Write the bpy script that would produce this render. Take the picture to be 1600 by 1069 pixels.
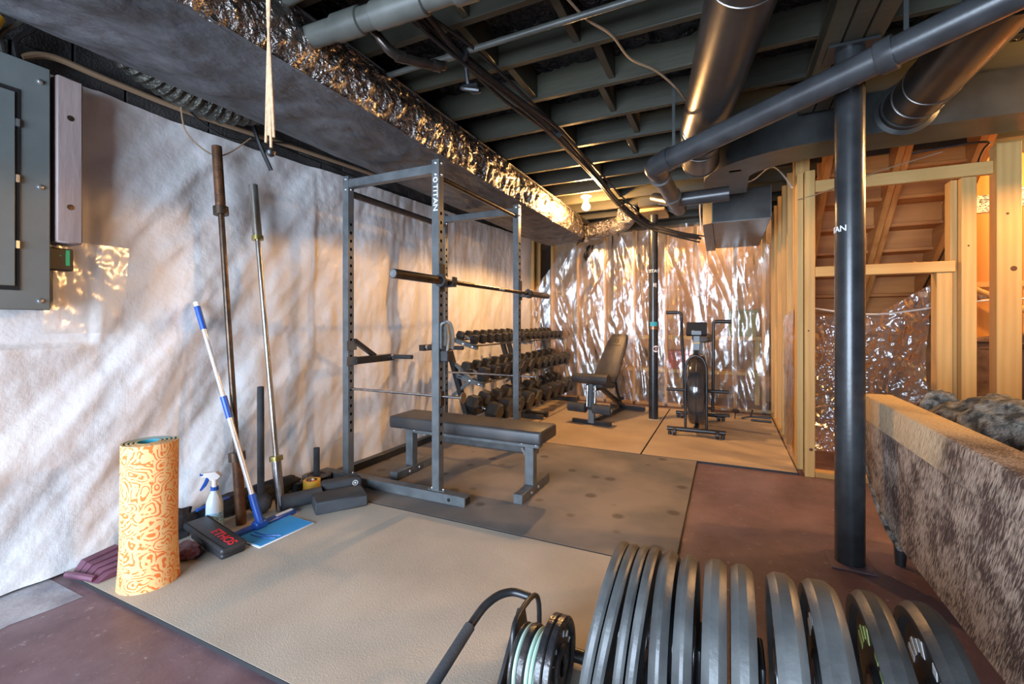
import bpy, bmesh, math, random
from mathutils import Vector, Matrix, noise
random.seed(7)
R = math.radians
for o in list(bpy.data.objects): bpy.data.objects.remove(o, do_unlink=True)
scene = bpy.context.scene
C = scene.collection

# ------------------------------------------------------------------ camera, world, light
cam_d = bpy.data.cameras.new('camera'); cam = bpy.data.objects.new('camera', cam_d); C.objects.link(cam)
cam.location = (0, 0, 1.105); cam.rotation_euler = (R(90), 0, R(25.4))
cam_d.sensor_width = 36.0; cam_d.lens = 704/1600*36; cam_d.shift_y = -29.5/1600; cam_d.clip_start = 0.02
scene.camera = cam
world = bpy.data.worlds.new('world'); scene.world = world; world.use_nodes = True
bg = world.node_tree.nodes['Background']; bg.inputs[0].default_value = (0.62, 0.76, 1.0, 1); bg.inputs[1].default_value = 0.6
def area(name, loc, rot, sx, sy, power, col):
    l = bpy.data.lights.new(name, 'AREA'); l.shape = 'RECTANGLE'; l.size = sx; l.size_y = sy; l.energy = power; l.color = col
    o = bpy.data.objects.new(name, l); C.objects.link(o); o.location = loc; o.rotation_euler = rot; return o
# daylight coming in through the wide door opening behind the photographer
area('daylight_door', (-1.05, -2.75, 1.1), (R(90), 0, 0), 2.9, 2.05, 265, (0.65, 0.80, 1.0))
BULB = 1250.0
vs = scene.view_settings
vs.view_transform = 'Standard'; vs.look = 'None'; vs.gamma = 1.0; vs.use_curve_mapping = False; vs.exposure = 1.0

# ------------------------------------------------------------------ materials
def nt(name):
    m = bpy.data.materials.new(name); m.use_nodes = True
    return m, m.node_tree.nodes, m.node_tree.links, m.node_tree.nodes['Principled BSDF']
def coords(n, l, stretch=(1,1,1), rnd=False):
    tc = n.new('ShaderNodeTexCoord'); mp = n.new('ShaderNodeMapping'); l.new(tc.outputs['Object'], mp.inputs['Vector'])
    mp.inputs['Scale'].default_value = stretch
    if rnd:
        oi = n.new('ShaderNodeObjectInfo'); mu = n.new('ShaderNodeMath'); mu.operation = 'MULTIPLY'; mu.inputs[1].default_value = 37.0
        l.new(oi.outputs['Random'], mu.inputs[0]); l.new(mu.outputs[0], mp.inputs['Location'])
    return mp.outputs['Vector']
def c4(c): return (c[0], c[1], c[2], 1)
def M(name, c1, c2=None, scale=6, rough=.5, metal=0., bump=0., bscale=60, stretch=(1,1,1), rnd=False, lo=.35, hi=.65, rough2=None, detail=6, bdist=.01, coat=0.):
    m, n, l, p = nt(name)
    p.inputs['Roughness'].default_value = rough; p.inputs['Metallic'].default_value = metal
    p.inputs['Coat Weight'].default_value = coat
    p.inputs['Base Color'].default_value = c4(c1)
    v = coords(n, l, stretch, rnd)
    if c2 is not None:
        t = n.new('ShaderNodeTexNoise'); t.inputs['Scale'].default_value = scale; t.inputs['Detail'].default_value = detail; l.new(v, t.inputs['Vector'])
        r = n.new('ShaderNodeValToRGB'); r.color_ramp.elements[0].position = lo; r.color_ramp.elements[1].position = hi
        r.color_ramp.elements[0].color = c4(c1); r.color_ramp.elements[1].color = c4(c2)
        l.new(t.outputs['Fac'], r.inputs['Fac']); l.new(r.outputs['Color'], p.inputs['Base Color'])
        if rough2 is not None:
            mr = n.new('ShaderNodeMapRange'); mr.inputs['From Min'].default_value = lo; mr.inputs['From Max'].default_value = hi
            mr.inputs['To Min'].default_value = rough; mr.inputs['To Max'].default_value = rough2
            l.new(t.outputs['Fac'], mr.inputs['Value']); l.new(mr.outputs['Result'], p.inputs['Roughness'])
    if bump:
        t2 = n.new('ShaderNodeTexNoise'); t2.inputs['Scale'].default_value = bscale; t2.inputs['Detail'].default_value = 5; l.new(v, t2.inputs['Vector'])
        b = n.new('ShaderNodeBump'); b.inputs['Strength'].default_value = bump; b.inputs['Distance'].default_value = bdist
        l.new(t2.outputs['Fac'], b.inputs['Height']); l.new(b.outputs['Normal'], p.inputs['Normal'])
    return m
def wood(name, c1, c2, axis=2, rough=.6, sc=9, knots=True):
    st = [1, 1, 1]; st[axis] = .09
    m, n, l, p = nt(name); v = coords(n, l, st, True); p.inputs['Roughness'].default_value = rough
    t = n.new('ShaderNodeTexNoise'); t.inputs['Scale'].default_value = sc; t.inputs['Detail'].default_value = 8; t.inputs['Distortion'].default_value = .6; l.new(v, t.inputs['Vector'])
    w = n.new('ShaderNodeTexWave'); w.inputs['Scale'].default_value = sc*.9; w.inputs['Distortion'].default_value = 5; w.inputs['Detail'].default_value = 3; l.new(v, w.inputs['Vector'])
    mx = n.new('ShaderNodeMix'); mx.inputs[0].default_value = .12; l.new(t.outputs['Fac'], mx.inputs[2]); l.new(w.outputs['Fac'], mx.inputs[3])
    r = n.new('ShaderNodeValToRGB'); r.color_ramp.elements[0].position = .3; r.color_ramp.elements[1].position = .68
    r.color_ramp.elements[0].color = c4(c1); r.color_ramp.elements[1].color = c4(c2)
    l.new(mx.outputs[0], r.inputs['Fac']); l.new(r.outputs['Color'], p.inputs['Base Color'])
    b = n.new('ShaderNodeBump'); b.inputs['Strength'].default_value = .08; b.inputs['Distance'].default_value = .003
    l.new(mx.outputs[0], b.inputs['Height']); l.new(b.outputs['Normal'], p.inputs['Normal'])
    return m
def clear_plastic(name, milk=.25, tint=(1, .97, .93), bs=.22):
    m, n, l, p = nt(name); n.remove(p); out = n['Material Output']
    v = coords(n, l, (1, 1, .32))
    tr = n.new('ShaderNodeBsdfTransparent'); tr.inputs[0].default_value = c4(tint)
    df = n.new('ShaderNodeBsdfTranslucent'); df.inputs[0].default_value = (.8, .8, .78, 1)
    d2 = n.new('ShaderNodeBsdfDiffuse'); d2.inputs[0].default_value = (.8, .8, .78, 1)
    gl = n.new('ShaderNodeBsdfGlossy'); gl.inputs['Roughness'].default_value = .20; gl.inputs[0].default_value = (1, 1, 1, 1)
    t = n.new('ShaderNodeTexNoise'); t.inputs['Scale'].default_value = 13; t.inputs['Detail'].default_value = 4; t.inputs['Distortion'].default_value = 1.0; l.new(v, t.inputs['Vector'])
    b = n.new('ShaderNodeBump'); b.inputs['Strength'].default_value = bs; b.inputs['Distance'].default_value = .03; l.new(t.outputs['Fac'], b.inputs['Height'])
    l.new(b.outputs['Normal'], gl.inputs['Normal'])
    lw = n.new('ShaderNodeFresnel'); lw.inputs['IOR'].default_value = 1.75; l.new(b.outputs['Normal'], lw.inputs['Normal'])
    ma = n.new('ShaderNodeMixShader'); ma.inputs[0].default_value = .5; l.new(df.outputs[0], ma.inputs[1]); l.new(d2.outputs[0], ma.inputs[2])
    m1 = n.new('ShaderNodeMixShader'); m1.inputs[0].default_value = milk; l.new(tr.outputs[0], m1.inputs[1]); l.new(ma.outputs[0], m1.inputs[2])
    ad = n.new('ShaderNodeMath'); ad.operation = 'ADD'; ad.inputs[1].default_value = .05; l.new(lw.outputs[0], ad.inputs[0])
    m2 = n.new('ShaderNodeMixShader'); l.new(ad.outputs[0], m2.inputs[0]); l.new(m1.outputs[0], m2.inputs[1]); l.new(gl.outputs[0], m2.inputs[2])
    l.new(m2.outputs[0], out.inputs['Surface'])
    return m

MAT = {}
def defmats():
    D = MAT
    m, n, l, p = nt('painted_concrete'); v = coords(n, l); p.inputs['Roughness'].default_value = .42
    t = n.new('ShaderNodeTexNoise'); t.inputs['Scale'].default_value = 2.4; t.inputs['Detail'].default_value = 9; t.inputs['Roughness'].default_value = .65; l.new(v, t.inputs['Vector'])
    r = n.new('ShaderNodeValToRGB'); r.color_ramp.elements[0].position = .32; r.color_ramp.elements[1].position = .70
    r.color_ramp.elements[0].color = (.095,.048,.056,1); r.color_ramp.elements[1].color = (.225,.145,.158,1); l.new(t.outputs['Fac'], r.inputs['Fac'])
    t2 = n.new('ShaderNodeTexNoise'); t2.inputs['Scale'].default_value = 30; t2.inputs['Detail'].default_value = 8; t2.inputs['Roughness'].default_value = .75; l.new(v, t2.inputs['Vector'])
    r2 = n.new('ShaderNodeValToRGB'); r2.color_ramp.elements[0].position = .60; r2.color_ramp.elements[1].position = .72; l.new(t2.outputs['Fac'], r2.inputs['Fac'])
    mx = n.new('ShaderNodeMix'); mx.data_type = 'RGBA'; mx.inputs[7].default_value = (.42,.36,.36,1); l.new(r2.outputs[0], mx.inputs[0]); l.new(r.outputs[0], mx.inputs[6]); l.new(mx.outputs[2], p.inputs['Base Color'])
    b = n.new('ShaderNodeBump'); b.inputs['Strength'].default_value = .15; b.inputs['Distance'].default_value = .01; l.new(t2.outputs['Fac'], b.inputs['Height']); l.new(b.outputs['Normal'], p.inputs['Normal'])
    D['concrete'] = m
    D['slab'] = M('bare_concrete', (.15,.14,.17), (.40,.40,.42), 4, .7, bump=.2, bscale=50, lo=.35, hi=.62)
    D['tan_mat'] = M('dusty_tan_rubber', (.36,.32,.26), (.54,.485,.40), 2.0, .8, bump=.2, bscale=220, lo=.25, hi=.8)
    D['far_mat'] = M('dusty_beige_rubber', (.36,.27,.18), (.50,.385,.26), 2.2, .75, bump=.15, bscale=200, lo=.25, hi=.8)
    D['edge'] = M('rubber_edge', (.02,.02,.022), rough=.7)
    D['block'] = M('dark_painted_block', (.035,.033,.032), (.075,.07,.066), 9, .85, bump=.6, bscale=90)
    D['mortar'] = M('dark_mortar', (.02,.02,.02), (.035,.033,.032), 12, .9, bump=.4)
    D['joist'] = M('dark_painted_timber', (.020,.019,.012), (.054,.052,.034), 3, .5, bump=.2, bscale=30, stretch=(.15,1,1), rnd=True)
    D['foam'] = M('black_spray_foam', (.004,.004,.005), (.012,.012,.015), 14, .30, bump=1.0, bscale=30, bdist=.03)
    D['foil'] = M('crinkled_foil', (.40,.36,.32), (.20,.18,.165), 5, .26, metal=.92, bump=1.0, bscale=30, bdist=.045)
    D['duct_paint'] = M('dark_painted_wrap', (.045,.046,.05), (.10,.10,.105), 3, .5, bump=.6, bscale=14, bdist=.04, stretch=(1,.5,1))
    D['duct'] = M('dark_sheet_metal', (.030,.032,.032), (.060,.064,.062), 5, .36, metal=.35, bump=.06, bscale=25)
    D['round'] = M('dark_round_duct', (.045,.042,.04), (.075,.07,.065), 5, .30, metal=.55, bump=.05, bscale=18)
    D['seam'] = M('duct_seam', (.16,.15,.14), rough=.3, metal=.8)
    D['pvc'] = M('black_plastic_pipe', (.030,.031,.033), (.050,.052,.055), 8, .30, bump=.04, bscale=60)
    D['pvc_grey'] = M('grey_green_pipe', (.055,.058,.05), (.095,.098,.085), 6, .35)
    D['dark_foil'] = M('dark_crumpled_foil', (.05,.048,.04), (.10,.095,.075), 9, .3, metal=.6, bump=.9, bscale=50, bdist=.02)
    D['copper'] = M('old_copper', (.42,.20,.10), (.16,.08,.05), 14, .35, metal=.8)
    D['column'] = M('black_steel_column', (.020,.021,.023), (.034,.036,.038), 10, .26, bump=.04, bscale=80)
    D['wire'] = M('black_cable', (.012,.012,.013), rough=.4)
    D['tan_wire'] = M('tan_cable', (.30,.20,.12), rough=.5)
    D['white_wire'] = M('white_cable', (.62,.57,.50), rough=.5)
    D['cord'] = M('tan_cord', (.60,.42,.25), (.45,.31,.18), 80, .8)
    D['stud'] = wood('pine_stud', (.46,.25,.070), (.64,.39,.135), 2)
    D['stud_x'] = wood('pine_plank', (.46,.25,.070), (.62,.375,.13), 0)
    D['stair'] = wood('stair_timber', (.36,.125,.025), (.58,.25,.06), 0, .55)
    D['stringer'] = wood('stringer_timber', (.36,.15,.038), (.56,.27,.08), 1, .5)
    D['panel'] = wood('varnished_panelling', (.48,.20,.05), (.66,.32,.095), 2, .22, 5)
    D['paper'] = M('printed_paper', (.75,.72,.66), (.12,.12,.12), 60, .8, stretch=(1,1,2.2), lo=.50, hi=.56)
    D['sheet'] = None
    D['clear'] = clear_plastic('clear_sheeting', .13)
    D['clear_thin'] = clear_plastic('thin_clear_sheeting', .18, bs=.08)
    D['rack'] = M('slate_powder_coat', (.078,.085,.088), (.118,.126,.13), 14, .38, bump=.05, bscale=200)
    D['rack_dark'] = M('black_powder_coat', (.014,.014,.015), (.026,.026,.028), 14, .36)
    D['hole'] = M('dark_recess', (.006,.006,.006), rough=.9)
    D['bolt'] = M('zinc_bolt', (.62,.63,.64), rough=.28, metal=.9)
    D['chrome'] = M('chrome', (.62,.63,.65), (.42,.42,.43), 30, .20, metal=1.)
    D['worn_chrome'] = M('worn_chrome', (.50,.48,.44), (.22,.17,.12), 18, .32, metal=.9, stretch=(1,1,.2))
    D['black_bar'] = M('black_zinc_bar', (.05,.042,.036), (.10,.08,.065), 20, .24, metal=.8)
    D['rust'] = M('rusty_steel', (.16,.07,.03), (.075,.035,.018), 22, .5, metal=.55, bump=.2, bscale=120)
    D['rust_dark'] = M('dark_bar_steel', (.05,.035,.025), (.11,.07,.045), 18, .38, metal=.7)
    D['brass'] = M('yellowed_collar', (.52,.44,.14), (.30,.25,.09), 20, .3, metal=.9)
    D['rubber'] = M('black_rubber', (.014,.014,.015), (.028,.028,.030), 12, .48, bump=.08, bscale=150)
    D['hexrub'] = M('hex_rubber', (.018,.017,.017), (.034,.032,.030), 10, .40, rnd=True)
    D['bumper'] = M('grey_black_bumper', (.055,.057,.057), (.11,.115,.112), 7, .36, bump=.1, bscale=90, rnd=True, rough2=.5)
    D['bumper_dark'] = M('black_bumper', (.018,.018,.018), (.045,.045,.042), 7, .36, bump=.1, bscale=90, rnd=True, rough2=.5)
    D['lime'] = M('lime_print', (.42,.52,.16), rough=.5)
    D['insert'] = M('plate_insert', (.30,.31,.32), rough=.3, metal=.9)
    D['iron'] = M('black_enamel_iron', (.016,.016,.018), (.05,.04,.036), 26, .26, bump=.25, bscale=60)
    D['mint'] = M('pale_green_edge', (.47,.62,.52), (.38,.52,.43), 20, .5)
    D['vinyl'] = M('black_vinyl', (.030,.030,.032), (.060,.052,.048), 5, .42, bump=.12, bscale=300)
    D['foam_black'] = M('charcoal_foam', (.035,.038,.043), (.055,.06,.066), 8, .85, bump=.2, bscale=200)
    D['smoke'] = M('smoky_plastic', (.03,.026,.024), (.06,.05,.045), 6, .12, coat=.6)
    D['panelgrey'] = M('grey_green_enamel', (.105,.122,.118), (.135,.152,.147), 5, .42, bump=.03, bscale=80)
    D['pinkboard'] = M('mauve_painted_board', (.27,.205,.19), (.35,.275,.255), 5, .6, bump=.25, bscale=30, stretch=(1,1,.2))
    D['black_plastic'] = M('black_plastic', (.014,.014,.015), rough=.4)
    D['green'] = M('green_label', (.04,.42,.16), rough=.5)
    D['yellow'] = M('yellow_plastic', (.72,.42,.03), rough=.5)
    D['blue'] = M('blue_plastic', (.015,.085,.40), rough=.35)
    D['whitep'] = M('white_plastic', (.82,.82,.82), rough=.4)
    D['aluminium'] = M('white_aluminium', (.72,.72,.74), rough=.3, metal=.4)
    D['bottle'] = M('cloudy_bottle', (.62,.73,.80), (.70,.80,.86), 6, .3)
    D['label_blue'] = M('printed_blue_label', (.10,.42,.72), (.55,.74,.88), 60, .5, stretch=(1,1,3), lo=.42, hi=.56)
    D['yoga'] = None
    D['teal'] = M('teal_foam', (.04,.34,.44), rough=.8)
    D['cream_edge'] = M('foam_edge', (.70,.50,.26), rough=.8)
    D['leather'] = M('black_leather', (.016,.017,.020), (.034,.036,.04), 12, .45, bump=.2, bscale=120)
    D['fabric_black'] = M('black_fabric', (.012,.012,.014), (.03,.03,.034), 9, .85, bump=.4, bscale=60)
    D['purple'] = M('maroon_vinyl', (.10,.035,.062), (.16,.06,.095), 7, .38, bump=.1, bscale=40)
    D['red_print'] = M('red_print', (.75,.02,.03), rough=.5)
    D['white_print'] = M('white_print', (.82,.82,.80), rough=.5)
    D['grey_print'] = M('grey_print', (.012,.010,.010), rough=.35)
    D['tape'] = M('yellow_tape', (.75,.42,.06), rough=.4)
    D['towel'] = M('grey_towel', (.24,.26,.26), (.32,.34,.34), 30, .9, bump=.3, bscale=150)
    D['fur'] = M('grey_fur', (.045,.043,.036), (.40,.37,.31), 26, .95, bump=1., bscale=120, bdist=.02, lo=.38, hi=.68, detail=10)
    D['brown_uph'] = M('brown_upholstery', (.08,.045,.03), (.15,.09,.06), 14, .9, bump=.3, bscale=120)
    D['shelfwood'] = M('storage_board', (.55,.40,.12), (.70,.52,.2), 6, .6)
    D['backing'] = M('kraft_insulation', (.34,.20,.11), (.52,.34,.19), 3, .9, bump=.5, bscale=9, bdist=.05)
    D['greenish'] = M('olive_tarp', (.20,.24,.08), (.36,.38,.16), 4, .7)
    D['grey_box'] = M('grey_tote', (.20,.21,.22), (.28,.29,.30), 4, .6)
    D['redbox'] = M('red_tote', (.45,.08,.06), rough=.6)
    # white reinforced vapour sheeting: faint vertical scrim
    m, n, l, p = nt('white_scrim_sheet'); v = coords(n, l)
    p.inputs['Roughness'].default_value = .38; p.inputs['Base Color'].default_value = (.80,.785,.775,1)
    sp = n.new('ShaderNodeSeparateXYZ'); l.new(v, sp.inputs[0])
    t = n.new('ShaderNodeTexNoise'); t.inputs['Scale'].default_value = 3; t.inputs['Detail'].default_value = 7; l.new(v, t.inputs['Vector'])
    r = n.new('ShaderNodeValToRGB'); r.color_ramp.elements[0].position = .25; r.color_ramp.elements[1].position = .8
    r.color_ramp.elements[0].color = (.66,.635,.62,1); r.color_ramp.elements[1].color = (.82,.81,.80,1); l.new(t.outputs['Fac'], r.inputs['Fac']); l.new(r.outputs['Color'], p.inputs['Base Color'])
    w = n.new('ShaderNodeTexWave'); w.bands_direction = 'Y'; w.inputs['Scale'].default_value = 95; w.inputs['Distortion'].default_value = .4; l.new(v, w.inputs['Vector'])
    t2 = n.new('ShaderNodeTexNoise'); t2.inputs['Scale'].default_value = 16; t2.inputs['Detail'].default_value = 6; l.new(v, t2.inputs['Vector'])
    ad = n.new('ShaderNodeMath'); ad.operation = 'MULTIPLY_ADD'; ad.inputs[1].default_value = .02; l.new(w.outputs['Fac'], ad.inputs[0]); l.new(t2.outputs['Fac'], ad.inputs[2])
    b = n.new('ShaderNodeBump'); b.inputs['Strength'].default_value = .35; b.inputs['Distance'].default_value = .02; l.new(ad.outputs[0], b.inputs['Height']); l.new(b.outputs['Normal'], p.inputs['Normal'])
    D['sheet'] = m
    # grey rubber mat with a fine woven grid and round damp stains
    m, n, l, p = nt('grey_ribbed_rubber'); v = coords(n, l); p.inputs['Roughness'].default_value = .72
    t = n.new('ShaderNodeTexNoise'); t.inputs['Scale'].default_value = 1.7; t.inputs['Detail'].default_value = 7; l.new(v, t.inputs['Vector'])
    r = n.new('ShaderNodeValToRGB'); r.color_ramp.elements[0].position = .38; r.color_ramp.elements[1].position = .62
    r.color_ramp.elements[0].color = (.13,.122,.116,1); r.color_ramp.elements[1].color = (.27,.225,.185,1); l.new(t.outputs['Fac'], r.inputs['Fac'])
    vo = n.new('ShaderNodeTexVoronoi'); vo.inputs['Scale'].default_value = 5.0; l.new(v, vo.inputs['Vector'])
    r2 = n.new('ShaderNodeValToRGB'); r2.color_ramp.elements[0].position = .13; r2.color_ramp.elements[1].position = .22
    r2.color_ramp.elements[0].color = (.40,.36,.34,1); r2.color_ramp.elements[1].color = (1,1,1,1); l.new(vo.outputs['Distance'], r2.inputs['Fac'])
    mx = n.new('ShaderNodeMix'); mx.data_type = 'RGBA'; mx.blend_type = 'MULTIPLY'; mx.inputs[0].default_value = .8; l.new(r.outputs[0], mx.inputs[6]); l.new(r2.outputs[0], mx.inputs[7]); l.new(mx.outputs[2], p.inputs['Base Color'])
    br = n.new('ShaderNodeTexBrick'); br.offset = 0; br.inputs['Scale'].default_value = 55; br.inputs['Mortar Size'].default_value = .06; br.inputs['Brick Width'].default_value = .5; br.inputs['Row Height'].default_value = .5; l.new(v, br.inputs['Vector'])
    b = n.new('ShaderNodeBump'); b.inputs['Strength'].default_value = .5; b.inputs['Distance'].default_value = .004; l.new(br.outputs['Fac'], b.inputs['Height']); l.new(b.outputs['Normal'], p.inputs['Normal'])
    D['grey_mat'] = m
    # yoga mat print
    m, n, l, p = nt('orange_printed_foam'); v = coords(n, l); p.inputs['Roughness'].default_value = .8
    t = n.new('ShaderNodeTexNoise'); t.inputs['Scale'].default_value = 7; t.inputs['Detail'].default_value = 2; l.new(v, t.inputs['Vector'])
    vo = n.new('ShaderNodeTexVoronoi'); vo.inputs['Scale'].default_value = 16; vo.feature = 'F1'
    mxv = n.new('ShaderNodeMix'); mxv.data_type = 'VECTOR'; mxv.inputs[0].default_value = .12; l.new(v, mxv.inputs[4]); l.new(t.outputs['Color'], mxv.inputs[5]); l.new(mxv.outputs[1], vo.inputs['Vector'])
    si = n.new('ShaderNodeMath'); si.operation = 'MULTIPLY'; si.inputs[1].default_value = 34; l.new(vo.outputs['Distance'], si.inputs[0])
    sn = n.new('ShaderNodeMath'); sn.operation = 'SINE'; l.new(si.outputs[0], sn.inputs[0])
    r = n.new('ShaderNodeValToRGB'); r.color_ramp.elements[0].position = .30; r.color_ramp.elements[1].position = .45
    r.color_ramp.elements[0].color = (0,0,0,1); r.color_ramp.elements[1].color = (1,1,1,1); l.new(sn.outputs[0], r.inputs['Fac'])
    t3 = n.new('ShaderNodeTexNoise'); t3.inputs['Scale'].default_value = 60; t3.inputs['Detail'].default_value = 2; l.new(v, t3.inputs['Vector'])
    r3 = n.new('ShaderNodeValToRGB'); r3.color_ramp.elements[0].position = .40; r3.color_ramp.elements[1].position = .46; l.new(t3.outputs['Fac'], r3.inputs['Fac'])
    mu = n.new('ShaderNodeMath'); mu.operation = 'MULTIPLY'; l.new(r.outputs[0], mu.inputs[0]); l.new(r3.outputs[0], mu.inputs[1])
    mx = n.new('ShaderNodeMix'); mx.data_type = 'RGBA'; mx.inputs[6].default_value = (.86,.53,.22,1); mx.inputs[7].default_value = (.80,.18,.03,1); l.new(mu.outputs[0], mx.inputs[0]); l.new(mx.outputs[2], p.inputs['Base Color'])
    D['yoga'] = m
    # blue printed pad with dark arcs
    m, n, l, p = nt('blue_striped_pad'); v = coords(n, l); p.inputs['Roughness'].default_value = .9
    w = n.new('ShaderNodeTexWave'); w.bands_direction = 'Y'; w.inputs['Scale'].default_value = 26; w.inputs['Distortion'].default_value = .5; l.new(v, w.inputs['Vector'])
    r = n.new('ShaderNodeValToRGB'); r.color_ramp.elements[0].position = .2; r.color_ramp.elements[1].position = .7
    r.color_ramp.elements[0].color = (.02,.20,.55,1); r.color_ramp.elements[1].color = (.06,.42,.80,1); l.new(w.outputs['Fac'], r.inputs['Fac']); l.new(r.outputs[0], p.inputs['Base Color'])
    D['pad'] = m
    # hair-on hide, brindled brown with pale streaks; cream along the top band
    def hide(name, cream):
        m, n, l, p = nt(name); p.inputs['Roughness'].default_value = .7
        tc0 = n.new('ShaderNodeTexCoord'); m1 = n.new('ShaderNodeMapping'); m1.inputs['Rotation'].default_value = (R(-28), 0, 0); l.new(tc0.outputs['Object'], m1.inputs['Vector'])
        m2 = n.new('ShaderNodeMapping'); m2.inputs['Scale'].default_value = (1, 1, .16); l.new(m1.outputs[0], m2.inputs['Vector']); v = m2.outputs[0]
        t = n.new('ShaderNodeTexNoise'); t.inputs['Scale'].default_value = 210; t.inputs['Detail'].default_value = 5; t.inputs['Distortion'].default_value = .4; l.new(v, t.inputs['Vector'])
        tl = n.new('ShaderNodeTexNoise'); tl.inputs['Scale'].default_value = 9; tl.inputs['Detail'].default_value = 5; l.new(tc0.outputs['Object'], tl.inputs['Vector'])
        mm = n.new('ShaderNodeMath'); mm.operation = 'MULTIPLY_ADD'; mm.inputs[1].default_value = .7; l.new(tl.outputs['Fac'], mm.inputs[0]); l.new(t.outputs['Fac'], mm.inputs[2])
        r = n.new('ShaderNodeValToRGB'); r.color_ramp.elements[0].position = .74; r.color_ramp.elements[1].position = 1.0
        r.color_ramp.elements[0].color = (.060,.036,.030,1); r.color_ramp.elements[1].color = (.42,.33,.26,1); l.new(mm.outputs[0], r.inputs['Fac'])
        col = r.outputs[0]
        if cream:
            sp = n.new('ShaderNodeSeparateXYZ'); tc = n.new('ShaderNodeTexCoord'); l.new(tc.outputs['Object'], sp.inputs[0])
            t2 = n.new('ShaderNodeTexNoise'); t2.inputs['Scale'].default_value = 5; t2.inputs['Detail'].default_value = 6; l.new(v, t2.inputs['Vector'])
            ma = n.new('ShaderNodeMath'); ma.operation = 'MULTIPLY_ADD'; ma.inputs[1].default_value = .45; l.new(t2.outputs['Fac'], ma.inputs[0]); l.new(sp.outputs['Y'], ma.inputs[2])
            mr = n.new('ShaderNodeMapRange'); mr.inputs['From Min'].default_value = .30; mr.inputs['From Max'].default_value = .50; l.new(ma.outputs[0], mr.inputs['Value'])
            rc = n.new('ShaderNodeValToRGB'); rc.color_ramp.elements[0].color = (.42,.27,.14,1); rc.color_ramp.elements[1].color = (.66,.54,.36,1); rc.color_ramp.elements[0].position = .3; rc.color_ramp.elements[1].position = .6; l.new(t.outputs['Fac'], rc.inputs['Fac'])
            mx = n.new('ShaderNodeMix'); mx.data_type = 'RGBA'; l.new(mr.outputs[0], mx.inputs[0]); l.new(col, mx.inputs[6]); l.new(rc.outputs[0], mx.inputs[7]); col = mx.outputs[2]
        l.new(col, p.inputs['Base Color'])
        b = n.new('ShaderNodeBump'); b.inputs['Strength'].default_value = .6; b.inputs['Distance'].default_value = .008; l.new(t.outputs['Fac'], b.inputs['Height']); l.new(b.outputs['Normal'], p.inputs['Normal'])
        return m
    D['hide'] = hide('brindled_hide', False); D['hide_top'] = hide('cream_hide', True)
    m, n, l, p = nt('added_fill_glow'); p.inputs['Emission Color'].default_value = (1.0,.60,.25,1); p.inputs['Emission Strength'].default_value = BULB*.14  # weak emission for the fill light added behind the back sheeting
    D['fill_glow'] = m
    m, n, l, p = nt('lit_bulb'); p.inputs['Base Color'].default_value = (1,.8,.5,1); p.inputs['Emission Color'].default_value = (1.0,.53,.19,1); p.inputs['Emission Strength'].default_value = BULB
    D['bulb'] = m
    D['ceramic'] = M('pale_ceramic', (.7,.66,.58), rough=.4)
defmats()

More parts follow.
